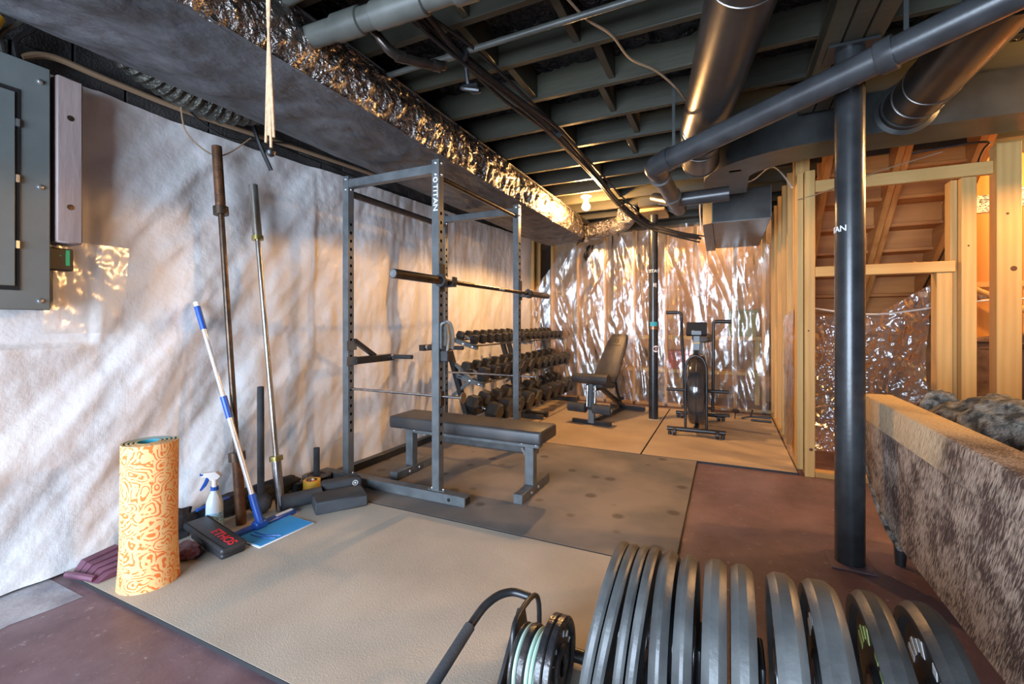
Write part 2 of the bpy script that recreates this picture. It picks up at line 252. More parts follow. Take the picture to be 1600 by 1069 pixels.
# ------------------------------------------------------------------ mesh helpers
WL = {}
def wl(o): return WL.get(o.name, Vector((0,0,0))) if o else Vector((0,0,0))
class MB:
    def __init__(s): s.v = []; s.f = []
    def add(s, vs, fs):
        k = len(s.v); s.v += [Vector(p) for p in vs]; s.f += [[i+k for i in f] for f in fs]; return s
    def box(s, c, d, rot=None, bev=0., seg=1):
        b = bmesh.new(); bmesh.ops.create_cube(b, size=1)
        for v in b.verts: v.co = Vector((v.co.x*d[0], v.co.y*d[1], v.co.z*d[2]))
        if bev: bmesh.ops.bevel(b, geom=list(b.edges), offset=bev, segments=seg, affect='EDGES', profile=.5)
        b.verts.index_update(); T = rot.to_3x3() if rot else Matrix.Identity(3); c = Vector(c)
        s.add([T @ v.co + c for v in b.verts], [[v.index for v in f.verts] for f in b.faces]); b.free(); return s
    def bx(s, x0, x1, y0, y1, z0, z1, bev=0., seg=1):
        return s.box(((x0+x1)/2, (y0+y1)/2, (z0+z1)/2), (abs(x1-x0), abs(y1-y0), abs(z1-z0)), None, bev, seg)
    def lathe(s, prof, base=(0,0,0), axis=(0,0,1), n=20, cap=True):
        ax = Vector(axis).normalized(); q = Vector((0,0,1)).rotation_difference(ax).to_matrix(); base = Vector(base); vs = []; fs = []
        for r, z in prof:
            for i in range(n):
                a = 2*math.pi*i/n; vs.append(base + q @ Vector((r*math.cos(a), r*math.sin(a), z)))
        for j in range(len(prof)-1):
            for i in range(n): fs.append([j*n+i, j*n+(i+1)%n, (j+1)*n+(i+1)%n, (j+1)*n+i])
        if cap: fs.append(list(range(n))[::-1]); fs.append([(len(prof)-1)*n+i for i in range(n)])
        return s.add(vs, fs)
    def tube(s, p0, p1, r, r2=None, n=12):
        p0 = Vector(p0); p1 = Vector(p1); return s.lathe([(r, 0), (r if r2 is None else r2, (p1-p0).length)], p0, p1-p0, n)
    def path(s, pts, r, n=8, sub=1, closed=False):
        pts = [Vector(p) for p in pts]
        if sub > 1:
            q = []; N = len(pts)
            for i in range(N-1):
                a = pts[max(i-1, 0)]; b = pts[i]; c = pts[i+1]; d = pts[min(i+2, N-1)]
                for k in range(sub):
                    t = k/sub; q.append(.5*((2*b)+(c-a)*t+(2*a-5*b+4*c-d)*t*t+(3*b-a-3*c+d)*t**3))
            q.append(pts[-1]); pts = q
        rr = r if callable(r) else (lambda t: r)
        up = None; vs = []; N = len(pts)
        for i, p in enumerate(pts):
            d = (pts[min(i+1, N-1)]-pts[max(i-1, 0)]).normalized()
            if up is None: up = d.orthogonal().normalized()
            up = (up-d*up.dot(d)).normalized(); si = d.cross(up)
            for k in range(n):
                a = 2*math.pi*k/n; vs.append(p+(up*math.cos(a)+si*math.sin(a))*rr(i/(N-1)))
        fs = [[j*n+i, j*n+(i+1)%n, (j+1)*n+(i+1)%n, (j+1)*n+i] for j in range(N-1) for i in range(n)]
        fs += [list(range(n))[::-1], [(N-1)*n+i for i in range(n)]]
        return s.add(vs, fs)
    def prism(s, poly, fn0, fn1):
        n = len(poly); vs = [fn0(*p) for p in poly]+[fn1(*p) for p in poly]
        return s.add(vs, [list(range(n))[::-1], list(range(n, 2*n))]+[[i, (i+1)%n, n+(i+1)%n, n+i] for i in range(n)])
    def grid(s, fn, nu, nv):
        vs = [fn(i/nu, j/nv) for j in range(nv+1) for i in range(nu+1)]; w = nu+1
        return s.add(vs, [[j*w+i, j*w+i+1, (j+1)*w+i+1, (j+1)*w+i] for j in range(nv) for i in range(nu)])
    def mesh(s, name, mat, off=(0,0,0), smooth=True, angle=40):
        me = bpy.data.meshes.new(name); off = Vector(off)
        me.from_pydata([v-off for v in s.v], [], s.f)
        b = bmesh.new(); b.from_mesh(me); bmesh.ops.recalc_face_normals(b, faces=b.faces); b.to_mesh(me); b.free()
        if smooth:
            me.polygons.foreach_set('use_smooth', [True]*len(me.polygons)); me.set_sharp_from_angle(angle=R(angle))
        me.materials.append(MAT[mat]); me.update(); return me
    def build(s, name, mat, parent=None, smooth=True, angle=40):
        if parent is not None: off = wl(parent)
        else:
            xs = [v.x for v in s.v]; ys = [v.y for v in s.v]; zs = [v.z for v in s.v]
            off = Vector(((min(xs)+max(xs))/2, (min(ys)+max(ys))/2, min(zs)))
        o = bpy.data.objects.new(name, s.mesh(name, mat, off, smooth, angle)); C.objects.link(o)
        if parent is not None: o.parent = parent; WL[o.name] = Vector(off)
        else: o.location = off; WL[o.name] = off
        return o
def inst(name, me, loc, parent, rot=None):
    o = bpy.data.objects.new(name, me); C.objects.link(o); o.parent = parent; o.location = Vector(loc)-wl(parent)
    if rot: o.rotation_euler = rot
    return o
def tag(o, label, cat, group=None):
    o['label'] = label; o['category'] = cat
    if group: o['group'] = group
    return o
def struct(o): o['kind'] = 'structure'; return o
def empty(name, loc):
    o = bpy.data.objects.new(name, None); C.objects.link(o); o.location = loc; o.empty_display_size = .05; WL[o.name] = Vector(loc); return o
def thing(name, label, cat, loc, group=None): return tag(empty(name, loc), label, cat, group)
def text(body, size, mat, parent, name, fn, depth=.0008, align='CENTER', space=1., xs=1.):
    cu = bpy.data.curves.new('tmp_text', 'FONT'); cu.body = body; cu.size = size; cu.align_x = align; cu.align_y = 'CENTER'; cu.extrude = depth; cu.offset = size*.012; cu.space_character = space
    to = bpy.data.objects.new('tmp_text', cu); C.objects.link(to); dg = bpy.context.evaluated_depsgraph_get(); dg.update()
    me = bpy.data.meshes.new_from_object(to.evaluated_get(dg)); bpy.data.objects.remove(to); bpy.data.curves.remove(cu)
    off = wl(parent)
    for v in me.vertices: v.co = Vector(fn(v.co.x*xs, v.co.y, v.co.z))-off
    me.materials.clear(); me.materials.append(MAT[mat]); me.name = name
    o = bpy.data.objects.new(name, me); C.objects.link(o); o.parent = parent; return o
def fbm(x, y, z=0, o=4): return noise.fractal(Vector((x, y, z)), 1.0, 2.0, o)
ORD = ['first','second','third','fourth','fifth','sixth','seventh','eighth','ninth','tenth','eleventh','twelfth','thirteenth','fourteenth','fifteenth','sixteenth']

# ================================================================== SETTING
floor = struct(MB().bx(-3.0, 4.2, -3.2, 8.0, -.12, 0).build('floor', 'concrete'))
ed_ = [(-2.30+.10*fbm(y_*.1*3, 1.7, 0, 4)+.05*fbm(y_*1.1, 5, 0, 3), -3+y_*.1, .0012) for y_ in range(40)]
sl = MB().add(ed_+[(-2.72, p_[1], .0012) for p_ in ed_], [[i, i+1, 40+i+1, 40+i] for i in range(39)])
sl.build('bare_concrete_edge', 'slab', floor)
# left block wall
WX = -2.70
wall_left = struct(MB().bx(-2.95, WX-.012, -3.2, 8.0, 0, 2.75).build('wall_left', 'mortar'))
bm_ = MB().box((0,0,0), (.02,.392,.192), None, .004).mesh('block', 'block')
for k in range(3):
    for j in range(-1, 17):
        y = .2+(.2 if k % 2 else 0)+j*.4
        inst('block', bm_, (WX-.004, y, 2.10+.2*k+.09), wall_left)
# ceiling: deck coated with black foam, joists, bridging
def deck(u, v):
    x = -2.9+u*7.1; y = -3.1+v*10.2; return (x, y, 2.62-.025*abs(fbm(x*6, y*6, 3))-.022*fbm(x*17, y*17, 5))
ceiling = struct(MB().grid(deck, 280, 400).build('ceiling', 'foam'))
jm = MB().bx(-3.5, 3.5, -.019, .019, 0, .232, .003).mesh('joist', 'joist')
jys = [.15+.4*k for k in range(-8, 17)]
for y in jys: inst('joist', jm, (.6, y, 2.46), ceiling)
bmesh_ = MB().bx(-.019, .019, -.179, .179, 0, .20, .003).mesh('blocking', 'joist')
for k, y in enumerate(jys):
    if .3 < y < 5.8: inst('blocking', bmesh_, (-1.08+(.03 if k % 2 else -.03), y+.2, 2.47), ceiling)
for k, y in enumerate(jys):
    if -1 < y < 3.4: inst('blocking', bmesh_, (-.62+(.04 if k % 2 else -.04), y+.2, 2.48), ceiling)
for i, x in enumerate((.43, .51, .59)):
    MB().bx(x-.037, x+.037, -3.1, 3.2, 2.365, 2.46, .003).build('beam', 'joist', ceiling)
# wood frame on the right, in line with the stairs
FY = 3.86
wall_right = struct(empty('wall_right', (.52, FY, 0)))
def stud(x0, x1, y0, y1, z0, z1, mat='stud'): return MB().bx(x0, x1, y0, y1, z0, z1, .003).build('stud', mat, wall_right)
stud(.468, .508, 3.86, 3.95, .04, 2.2); stud(.512, .575, 3.83, 3.92, 0, 2.2)
stud(.470, .560, 3.96, 3.998, .04, 2.42)
for y in (4.22, 4.62, 5.02, 5.42, 5.82, 6.16): stud(.485, .575, y-.019, y+.019, .04, 2.42)
stud(1.365, 1.44, 3.85, 3.94, .04, 2.04); stud(1.33, 1.363, 3.90, 3.99, .04, 2.04); stud(1.243, 1.322, 3.85, 3.94, .04, 1.436)
stud(1.515, 1.63, 3.81, 3.90, .04, 2.22); stud(1.95, 2.04, 3.85, 3.89, .04, 2.42); stud(2.36, 2.45, 3.85, 3.89, .04, 2.42)
for x_, y_, z_, r_ in ((1.592,3.8095,1.44,.016), (1.565,3.8095,1.78,.008), (.55,3.8295,.20,.012), (1.40,3.8495,1.60,.006), (.535,3.8295,1.05,.006)): MB().lathe([(r_,0),(r_*.6,.0008)], (x_,y_,z_), (0,-1,0), 12).build('knot', 'rust', wall_right)
MB().bx(.576, 1.514, 3.84, 3.88, 2.042, 2.125, .003).build('header', 'stud_x', wall_right)
MB().bx(.576, 1.335, 3.84, 3.93, 1.437, 1.508, .003).build('crosspiece', 'stud_x', wall_right)
MB().bx(.576, 2.6, 3.84, 3.93, 0, .04, .003).build('bottom_plate', 'stud_x', wall_right)
MB().bx(.485, .575, 4.0, 6.2, 0, .04, .003).build('bottom_plate', 'stud', wall_right)
# back wall: studs behind clear sheeting, kraft-faced backing
BY = 6.25
wall_back = struct(MB().bx(-2.9, 4.2, 7.3, 7.4, 0, 2.75).build('wall_back', 'backing'))
for x in (-2.33, -1.93, -1.54, -1.137, -.72, -.357, .105, .42):
    MB().bx(x-.02, x+.02, BY+.04, BY+.13, 0, 2.44, .003).build('stud', 'stud', wall_back)
MB().bx(-2.66, .55, BY+.04, BY+.13, 0, .04, .003).build('bottom_plate', 'stud_x', wall_back)
MB().bx(-2.66, .55, BY+.03, BY+.13, 2.38, 2.46, .003).build('top_plate', 'joist', wall_back)
for y in (6.28, 6.52): MB().bx(-2.69, -2.61, y-.02, y+.02, 0, 2.42, .003).build('stud', 'stud', wall_left)
wall_far = struct(MB().bx(4.1, 4.2, -3.2, 7.4, 0, 2.75).build('wall_far', 'block'))
# wall behind the photographer with the wide door opening
wf = MB().bx(-2.95, -2.55, -2.75, -2.6, 0, 2.75).bx(.45, 4.2, -2.75, -2.6, 0, 2.75).bx(-2.55, .45, -2.75, -2.6, 2.15, 2.75)
struct(wf.build('wall_front', 'block'))
# varnished panelling beside the stairs
panelling = struct(MB().bx(1.74, 4.1, 5.05, 5.09, 0, 2.6).build('wall_panelling', 'panel'))
pm_ = MB().bx(-.066, .066, -.008, 0, 0, 2.1, .004).mesh('panel_board', 'panel')
for k in range(17): inst('panel_board', pm_, (1.81+k*.138, 5.05, 0), panelling)
MB().bx(1.74, 4.0, 5.02, 5.045, 1.40, 1.445, .003).build('rail', 'stud_x', panelling)
MB().bx(1.74, 2.03, 5.028, 5.040, 2.02, 2.16).build('paper_facing', 'paper', panelling)
MB().bx(2.05, 2.9, 5.028, 5.040, 2.05, 2.20).build('paper_facing', 'paper', panelling)

# ================================================================== SHEETING
def lsheet(u, v):
    y = -1.6+u*7.85; top = 2.19 if y < 1.6 else 2.19+(y-1.6)*.038
    if y < .9: top = 2.19
    z = .01+v*(top-.01)
    a = y*.62+z*.78; b = -y*.78+z*.62                       # long diagonal drags
    d = .046*fbm(a*.7, b*2.6, 1.3, 2)+.013*fbm(a*1.6, b*7, 4.1, 3)+.012*fbm(y*2.4, z*2.4, 8, 3)+.0022*fbm(y*12, z*12, 2, 4)
    if y < 1.06 and z > 1.0: d = min(d, 0)*.5-.005
    if y > 2.3: d = d*.55+.005*fbm(y*17, z*3, 6, 2)*min(1, (y-2.3)*2)+.007*fbm(y*8, z*2.0, 9, 3)+.0018*fbm(y*30, z*26, 2, 2)
    f = math.exp(-((y-2.98)/.10)**2)*.022*(1-v)              # one upright fold behind the rack
    s = .045*math.exp(-z/.05)
    return (-2.655+max(-.035, min(.05, d))+f+s*.6, y, z)
sheet = tag(MB().grid(lsheet, 420, 150).build('vapor_barrier_sheet', 'sheet', None, True, 180), 'rumpled white plastic sheeting covering the whole left block wall', 'plastic sheet')
def btop(x):
    if x < -2.05: return 1.52+(x+2.62)*1.35
    if x < -1.6: return 2.24-(x+2.05)*.1
    if x < -1.3: return 2.2+(x+1.6)*.7
    if x < -.22: return 2.40
    return 2.03+.10*abs(math.sin((x+.22)*4.2))
def bsheet(u, v):
    x = -2.62+u*3.09; top = btop(x); z = .015+v*(top-.015)
    a = x*.55+z*.83; b = -x*.83+z*.55
    ap = min(abs(((x+1.93) % .4)-0), .4-((x+1.93) % .4))/.2       # 0 at studs, 1 midway
    b2 = x*.93+z*.36; a2 = -x*.36+z*.93
    ap = .12+.88*min(1, ap*1.25); w_ = .5+.5*fbm(x*.9, z*.7, 4.4, 2)      # pulls change direction across the wall
    f1 = 1-2*abs(fbm(b*3.6, a*.5, 7.7, 2)); f2 = 1-2*abs(fbm(b2*6.5, a2*.55, 2.2, 2)); f3 = 1-2*abs(fbm(x*9+.6*z, z*.7, 6.1, 2))
    d = ap*(.035*fbm(x*2.2, z*.8, 3, 2)+.030*f1*w_+.024*f2*(1-w_)+.009*f3+.005*fbm(x*13, z*7, 1, 2))
    return (x, BY-.02-max(-.03, d), z)
tag(MB().grid(bsheet, 330, 250).build('clear_plastic_sheet', 'clear', None, True, 180), 'crinkled clear plastic sheeting stapled over the studs of the back wall', 'plastic sheet')
def rsheet(u, v):
    y = 4.02+u*.62; z = .05+v*(1.16-.05*u); return (.468-.022*abs(fbm(y*5, z*3, 4))-.008*fbm(y*18, z*18, 2), y, z)
tag(MB().grid(rsheet, 50, 90).build('clear_plastic_sheet', 'clear', None, True, 180), 'clear plastic strip on the stud wall right of the exercise bike', 'plastic sheet')
def ssheet(u, v):
    x = .60+u*.72; top = 1.16+.22*max(0, u-.55)/.45; z = .12+v*(top-.12)
    d = .10*math.sin(v*3.0)+.05*fbm(x*4, z*4, 5)+.02*fbm(x*11, z*5, 9)+.008*fbm(x*25, z*25, 3)
    return (x, 4.15+d, z)
tag(MB().grid(ssheet, 110, 130).build('clear_plastic_sheet', 'clear', None, True, 180), 'sagging clear plastic sheet hung beneath the wooden stairs', 'plastic sheet')
def flap(u, v):
    y = .86+u*.26+.04*v*u; z = 1.06+v*.40; return (-2.575+.010*fbm(y*4, z*4, 1)+.004*abs(fbm(y*14, z*8, 4)), y, z)
tag(MB().grid(flap, 40, 50).build('clear_plastic_sheet', 'clear_thin', None, True, 180), 'small clear plastic flap taped beneath the mauve board by the breaker panel', 'plastic sheet')

# ================================================================== STAIRS (seen from beneath)
st = thing('staircase', 'orange-stained wooden staircase seen from below behind the timber frame', 'staircase', (1.2, 6.0, 0))
def sline(y): return 2.42-(y-4.33)*.93
for x in (.75, 1.2, 1.66):
    MB().add([(x+dx, y, sline(y)+dz) for dx in (-.022, .022) for (y, dz) in ((4.30, 0), (6.9, 0), (6.9, .27), (4.30, .27))],
             [[0,1,2,3],[4,7,6,5],[0,4,5,1],[1,5,6,2],[2,6,7,3],[3,7,4,0]]).build('stringer', 'stringer', st)
for x in (1.25, 1.71): 
    MB().add([(x+dx, y, sline(y)+dz) for dx in (-.02, .02) for (y, dz) in ((4.30, .02), (6.9, .02), (6.9, .15), (4.30, .15))],
             [[0,1,2,3],[4,7,6,5],[0,4,5,1],[1,5,6,2],[2,6,7,3],[3,7,4,0]]).build('stringer_brace', 'stringer', st)
rm = MB().bx(-.5, .5, -.010, .010, 0, .165, .003).mesh('riser', 'stair'); tm = MB().bx(-.5, .5, 0, .245, -.03, 0, .003).mesh('tread', 'stair')
for k in range(13):
    y = 4.34+k*.205; z = sline(y)+.13
    inst('riser', rm, (1.2, y+.02, z), st); inst('tread', tm, (1.2, y-.015, z+.0), st)
MB().path([(1.24,4.27,2.36),(1.615,4.22,2.36),(1.63,4.30,2.30),(1.625,4.6,2.0),(1.635,4.9,1.72),(1.625,5.2,1.5),(1.6,5.45,1.25)], .007, 6, 6).build('cable', 'wire', st)
MB().box((1.48,4.85,1.34), (.05,.05,.05), None, .006).build('junction_clip', 'grey_box', st)
wbx = tag(MB().path([(.47,3.84,2.0),(.62,3.82,2.03),(.9,3.8,2.12),(1.25,3.78,2.2)], .004, 5, 8).build('cable', 'tan_wire'), 'thin tan cable sagging across the front of the timber frame', 'cable')
tag(MB().path([(.58,4.05,1.22),(1.0,4.07,1.17),(1.6,4.05,1.26),(2.2,4.07,1.25),(2.8,4.05,1.27)], .006, 5, 8).build('cable', 'white_wire'), 'pale cable strung horizontally behind the studs', 'cable')
hr = thing('handrail', 'slanted orange wooden rail against the varnished panelling', 'handrail', (2.1, 4.9, .9))
MB().tube((1.45,5.0,1.62), (2.9,4.9,.75), .025, None, 10).build('rail', 'stud_x', hr); MB().box((1.9,5.0,1.33), (.03,.09,.05), None, .004).build('bracket', 'bolt', hr)

# things stored behind the back sheeting, dimly seen through it
sh = thing('storage_shelf', 'yellowish plank shelf blurred behind the clear back sheeting', 'shelf', (0, 6.75, 0))
for z in (.42, .88): MB().bx(-1.3, .45, 6.6, 6.95, z, z+.05, .003).build('plank', 'shelfwood', sh)
for x in (-1.2, -.3, .38): MB().bx(x-.03, x+.03, 6.9, 6.96, 0, .93, .003).build('upright', 'shelfwood', sh)
def tote(x0, x1, y0, y1, z0, z1, mat, label):
    t = thing('storage_tote', label, 'box', ((x0+x1)/2, (y0+y1)/2, z0))
    MB().add([(x, y, z) for z, i in ((z0, .03), (z1-.04, 0)) for x, y in ((x0+i, y0+i), (x1-i, y0+i), (x1-i, y1-i), (x0+i, y1-i))], [[3,2,1,0],[4,5,6,7],[0,1,5,4],[1,2,6,5],[2,3,7,6],[3,0,4,7]]).build('body', mat, t)
    MB().bx(x0-.015, x1+.015, y0-.015, y1+.015, z1-.04, z1, .008).build('lid', mat, t)
tote(.0, .38, 6.58, 6.93, .932, 1.28, 'greenish', 'olive tote on the shelf behind the back sheeting, above the bike')
tote(-.75, -.35, 6.6, 6.93, .472, .72, 'redbox', 'red tote on the lower shelf behind the back sheeting')
tote(-2.0, -1.45, 6.6, 7.0, 0, .5, 'grey_box', 'grey tote behind the back sheeting near the adjustable bench')

# ================================================================== FLOOR MATS
def mat_(x0, x1, y0, y1, mat, label, z1=.016):
    t = thing('floor_mat', label, 'mat', ((x0+x1)/2, (y0+y1)/2, 0))
    MB().bx(x0, x1, y0, y1, 0.0, z1-.001).build('rubber_body', 'edge', t); MB().bx(x0+.003, x1-.003, y0+.003, y1-.003, z1-.0015, z1).build('top_surface', mat, t)
mat_(-2.62, -.22, .94, 2.10, 'tan_mat', 'large dusty tan rubber mat in the foreground under the orange roll')
mat_(-2.62, -.206, 2.106, 3.84, 'grey_mat', 'stained grey-brown ribbed rubber mat under the power rack')
mat_(-1.86, -.645, 3.848, 6.05, 'far_mat', 'beige rubber mat under the adjustable bench')
mat_(-.637, .475, 3.848, 6.05, 'far_mat', 'beige rubber mat under the exercise bike')
mat_(-2.62, -1.866, 3.848, 6.05, 'far_mat', 'beige rubber mat beneath the dumbbell racks')

# ================================================================== CEILING SERVICES
# foil-wrapped trunk duct along the left wall
fd = thing('foil_duct', 'long crinkled foil-wrapped air duct with dark underside along left wall', 'duct', (-1.95, 3.0, 2.18))
XL, XR, ZB, ZT = -2.29, -1.64, 2.18, 2.45
def fside(u, v):
    y = -1.6+u*7.5; z = ZB-.005+v*(ZT-ZB+.005)
    bul = .05*math.sin(v*math.pi); d = .020*fbm(y*3, z*5, 1)+.024*abs(fbm(y*12, z*8, 4, 3))+.010*fbm(y*30, z*24, 8, 2)
    end = max(0, (u-.93)/.07); return (XR-.02+bul+d-.18*end**2, y, z-.02*end)
def fbot(u, v):
    x = XL+u*(XR-XL); y = -1.6+v*7.5
    e = min(1, 4*min(u, 1-u)); d = .016*fbm(x*4, y*2.2, 2)+.009*fbm(x*13, y*9, 7)+.022*abs(fbm(x*2+y*1.4, y*3-x*2, 5, 2))+.012*abs(fbm(x*9+y*3, y*4, 3, 2))*u
    lift = .045*(1-min(1, u/.08))**2; end = max(0, (v-.94)/.06)
    return (x-(.18*max(0,(v-.93)/.07)**2 if u > .9 else 0), y, ZB-d*e-.045*math.sin(u*math.pi)*1.0+lift+.10*end**3)
MB().grid(fside, 520, 22).build('foil_side', 'foil', fd, True, 180); MB().grid(fbot, 44, 300).build('underside', 'duct_paint', fd, True, 180)
MB().bx(XL, XR, -1.6, 5.9, ZT-.01, ZT).bx(XL, XL+.01, -1.6, 5.9, ZB+.03, ZT).build('top_wrap', 'duct_paint', fd)
MB().box((-1.97, 5.92, 2.31), (.62,.04,.24), None, .015).build('end_wrap', 'foil', fd)
fb = thing('flexible_foil_duct', 'short bent foil branch duct below the lit bulb', 'duct', (-1.3, 5.6, 2.3))
MB().path([(-1.60,5.72,2.30),(-1.45,5.71,2.305),(-1.2,5.58,2.32),(-1.06,5.35,2.335),(-1.0,5.12,2.345)], lambda t: .105+.008*math.sin(t*150), 24, 24).build('hose', 'foil', fb)
f2 = thing('flexible_foil_duct', 'dark crumpled flexible duct between the trunk duct and block wall', 'duct', (-2.45, 1.3, 2.3))
MB().path([(-2.42,.95,2.40),(-2.44,1.1,2.34),(-2.47,1.3,2.30),(-2.48,1.55,2.29),(-2.45,1.75,2.36)], lambda t: .095+.008*math.sin(t*130)-.03*abs(t-.5), 20, 20).build('hose', 'dark_foil', f2)
# big round duct running towards the back
rd = thing('round_duct', 'wide brown-black round duct hanging below the joists ahead', 'duct', (-.05, 2.6, 2.1))
RP = [(.21,.70,2.285),(.068,1.70,2.285),(-.115,2.86,2.275),(-.145,3.15,2.275),(-.165,3.50,2.275)]
def seg(a, b, r): MB().tube(RP[a], RP[b], r, None, 40).build('pipe_section', 'round', rd)
seg(0, 1, .125); seg(1, 2, .1245); seg(2, 3, .124); seg(3, 4, .119)
def ring(p, d, r, w=.008, mat='seam', par=None):
    p = Vector(p); d = Vector(d).normalized(); MB().lathe([(r, -w/2), (r+.003, -w/4), (r+.003, w/4), (r, w/2)], p, d, 40).build('seam_ring', mat, par)
for p, q in ((1, 2), (2, 3), (3, 4)): ring(RP[p], Vector(RP[q])-Vector(RP[p]), .1255, .007, 'seam', rd)
for k in range(3): ring(Vector(RP[2])+Vector((-.01,.06+.05*k,0)), (-.1,1,0), .1255, .006, 'round', rd)
ring(RP[4], (0,1,0), .122, .02, 'round', rd)
# rectangular trunk on the right with a swept elbow
rt = thing('trunk_duct', 'dark sheet-metal trunk duct with swept elbow above timber frame', 'duct', (.8, 3.4, 2.2))
pth = [(3.4, 3.40), (2.0, 3.40), (1.2, 3.40), (.62, 3.40)]
for k in range(1, 10):
    a = R(90*k/9); pth.append((.42-.42*math.sin(a)+.20*(1-math.sin(a)), 3.82-.42*math.cos(a)))
pth.append((0.0, 4.25))
vs_, fs_ = [], []
for i, (x, y) in enumerate(pth):
    a = Vector(pth[min(i+1, len(pth)-1)])-Vector(pth[max(i-1, 0)]); nrm = Vector((-a.y, a.x)).normalized()
    for sgn, z in ((-1, 2.2), (1, 2.2), (1, 2.44), (-1, 2.44)): vs_.append((x+nrm.x*.155*sgn, y+nrm.y*.155*sgn, z))
for i in range(len(pth)-1):
    for k in range(4): fs_.append([i*4+k, i*4+(k+1)%4, (i+1)*4+(k+1)%4, (i+1)*4+k])
fs_ += [[0,1,2,3], [len(vs_)-1-k for k in range(4)]]
MB().add(vs_, fs_).build('duct_run', 'duct', rt, True, 30)
for x in (.70, 1.55, 2.4): MB().bx(x-.013, x+.013, 3.236, 3.56, 2.194, 2.446, .003).build('drive_cleat', 'duct', rt)
MB().bx(.02, .10, 3.60, 3.64, 2.20, 2.44).build('drive_cleat', 'seam', rt)
rb = thing('round_duct', 'black round duct elbow joining the front of the trunk duct', 'duct', (.93, 2.9, 2.2))
MB().tube((.96,2.25,2.335), (.94,2.95,2.325), .12, None, 36).build('pipe_section', 'round', rb)
MB().path([(.94,2.95,2.325),(.935,3.07,2.322),(.925,3.16,2.318),(.915,3.245,2.315)], .121, 36, 4).build('elbow_section', 'round', rb)
ring((.94,2.95,2.325), (0,1,0), .1215, .008, 'seam', rb); ring((.93,3.1,2.32), (-.1,1,0), .1225, .008, 'seam', rb)
MB().lathe([(.15,0),(.15,.008),(.128,.02),(.126,.05)], (.915,3.245,2.315), (0,-1,0), 36).build('collar', 'duct', rb)
bd = thing('box_duct', 'grey boxy metal duct hanging near back wall above the bike', 'duct', (.12, 5.3, 2.04))
MB().bx(-.115, .363, 4.6, 6.2, 2.04, 2.33, .004).build('duct_body', 'duct', bd)
MB().add([(-.20,4.66,2.04),(-.116,4.60,2.04),(-.116,4.60,2.33),(-.20,4.66,2.25),(-.22,6.1,2.0),(-.116,6.1,2.0),(-.116,6.1,2.33),(-.22,6.1,2.25)], [[0,1,2,3],[4,7,6,5],[0,4,5,1],[2,6,7,3],[0,3,7,4],[1,5,6,2]]).build('side_flare', 'duct', bd)
MB().bx(-.118, .366, 4.596, 4.604, 2.036, 2.046).bx(.358, .366, 4.596, 4.604, 2.04, 2.334).bx(-.118, -.11, 4.596, 4.604, 2.04, 2.334).build('flange', 'seam', bd)
# black drain pipe crossing the view
dp = thing('drain_pipe', 'long black plastic drain pipe sloping across upper right of room', 'pipe', (.3, 2.4, 2.0))
A = Vector((.762,2.158,2.195)); B = Vector((-.30,2.735,2.05)); dv = (A-B).normalized()
J = A.lerp(B, .175)
MB().tube(A+dv*1.3, J, .057, None, 32).build('pipe_run', 'pvc', dp); MB().tube(J, B, .0572, None, 32).build('pipe_run', 'pvc', dp)
MB().lathe([(.058,-.03),(.068,-.03),(.068,.022),(.062,.03)], J, -dv, 32).build('coupling', 'pvc', dp)
E1 = Vector((-.385,2.80,2.035)); 
MB().path([B, B-dv*.05, E1, (-.375,2.90,2.028), (-.37,2.96,2.025)], .0585, 28, 6).build('elbow', 'pvc', dp)
MB().lathe([(.058,-.02),(.066,-.02),(.066,.02),(.058,.02)], (-.371,2.95,2.025), (0.02,1,0), 28).build('coupling', 'pvc', dp)
MB().lathe([(.058,-.02),(.064,-.02),(.064,.02),(.058,.02)], B, -dv, 28).build('coupling', 'pvc', dp)
MB().tube((-.37,2.95,2.025), (-.33,3.75,2.0), .054, None, 28).build('pipe_run', 'pvc', dp)
MB().tube((-.34,3.52,2.01), (.02,3.52,2.02), .05, None, 24).build('tee_branch', 'pvc', dp); MB().tube((-.34,3.62,2.02), (-.56,4.1,2.2), .045, None, 24).build('branch_pipe', 'pvc', dp)
for y in (3.40, 3.66): MB().lathe([(.054,-.025),(.061,-.025),(.061,.025),(.054,.025)], (-.345,y,2.011), (0.04,1,-.03), 28).build('coupling', 'pvc', dp)
for p, z in (((.63,2.23,2.24), 2.46), ((-.27,2.72,2.11), 2.46)): MB().bx(p[0]-.008, p[0]+.008, p[1]-.002, p[1]+.002, p[2], z).build('hanger_strap', 'duct', dp)
# grey waste pipe at upper left
gp = thing('waste_pipe', 'grey-green waste pipe with coupling above the foil duct', 'pipe', (-1.2, 1.4, 2.3))
MB().tube((-1.75,1.37,2.33), (-.3,1.44,2.345), .046, None, 28).build('pipe_run', 'pvc_grey', gp)
for x, w in ((-1.40,.07), (-1.15,.12), (-.86,.05)): MB().lathe([(.046,-w),(.054,-w+.006),(.054,w-.006),(.046,w)], (x,1.387+(x+1.4)*.05,2.334), (1,.05,.01), 28).build('coupling', 'pvc_grey', gp)
tag(MB().tube((-2.2,1.30,2.43), (-.6,1.24,2.435), .022, None, 14).build('thin_pipe', 'pvc_grey'), 'thin dark pipe behind the grey waste pipe at upper left', 'pipe')
cp = thing('supply_pipe', 'bent black-painted pipe under the joists beside the grey waste pipe', 'pipe', (-1.3, 1.65, 2.3))
MB().path([(-1.37,1.50,2.36),(-1.33,1.56,2.30),(-1.29,1.63,2.29),(-1.24,1.74,2.31),(-1.21,1.80,2.33)], .022, 14, 8).build('pipe_run', 'black_bar', cp); MB().tube((-1.37,1.50,2.36), (-1.37,1.50,2.46), .02, None, 12).build('riser_pipe', 'black_bar', cp)
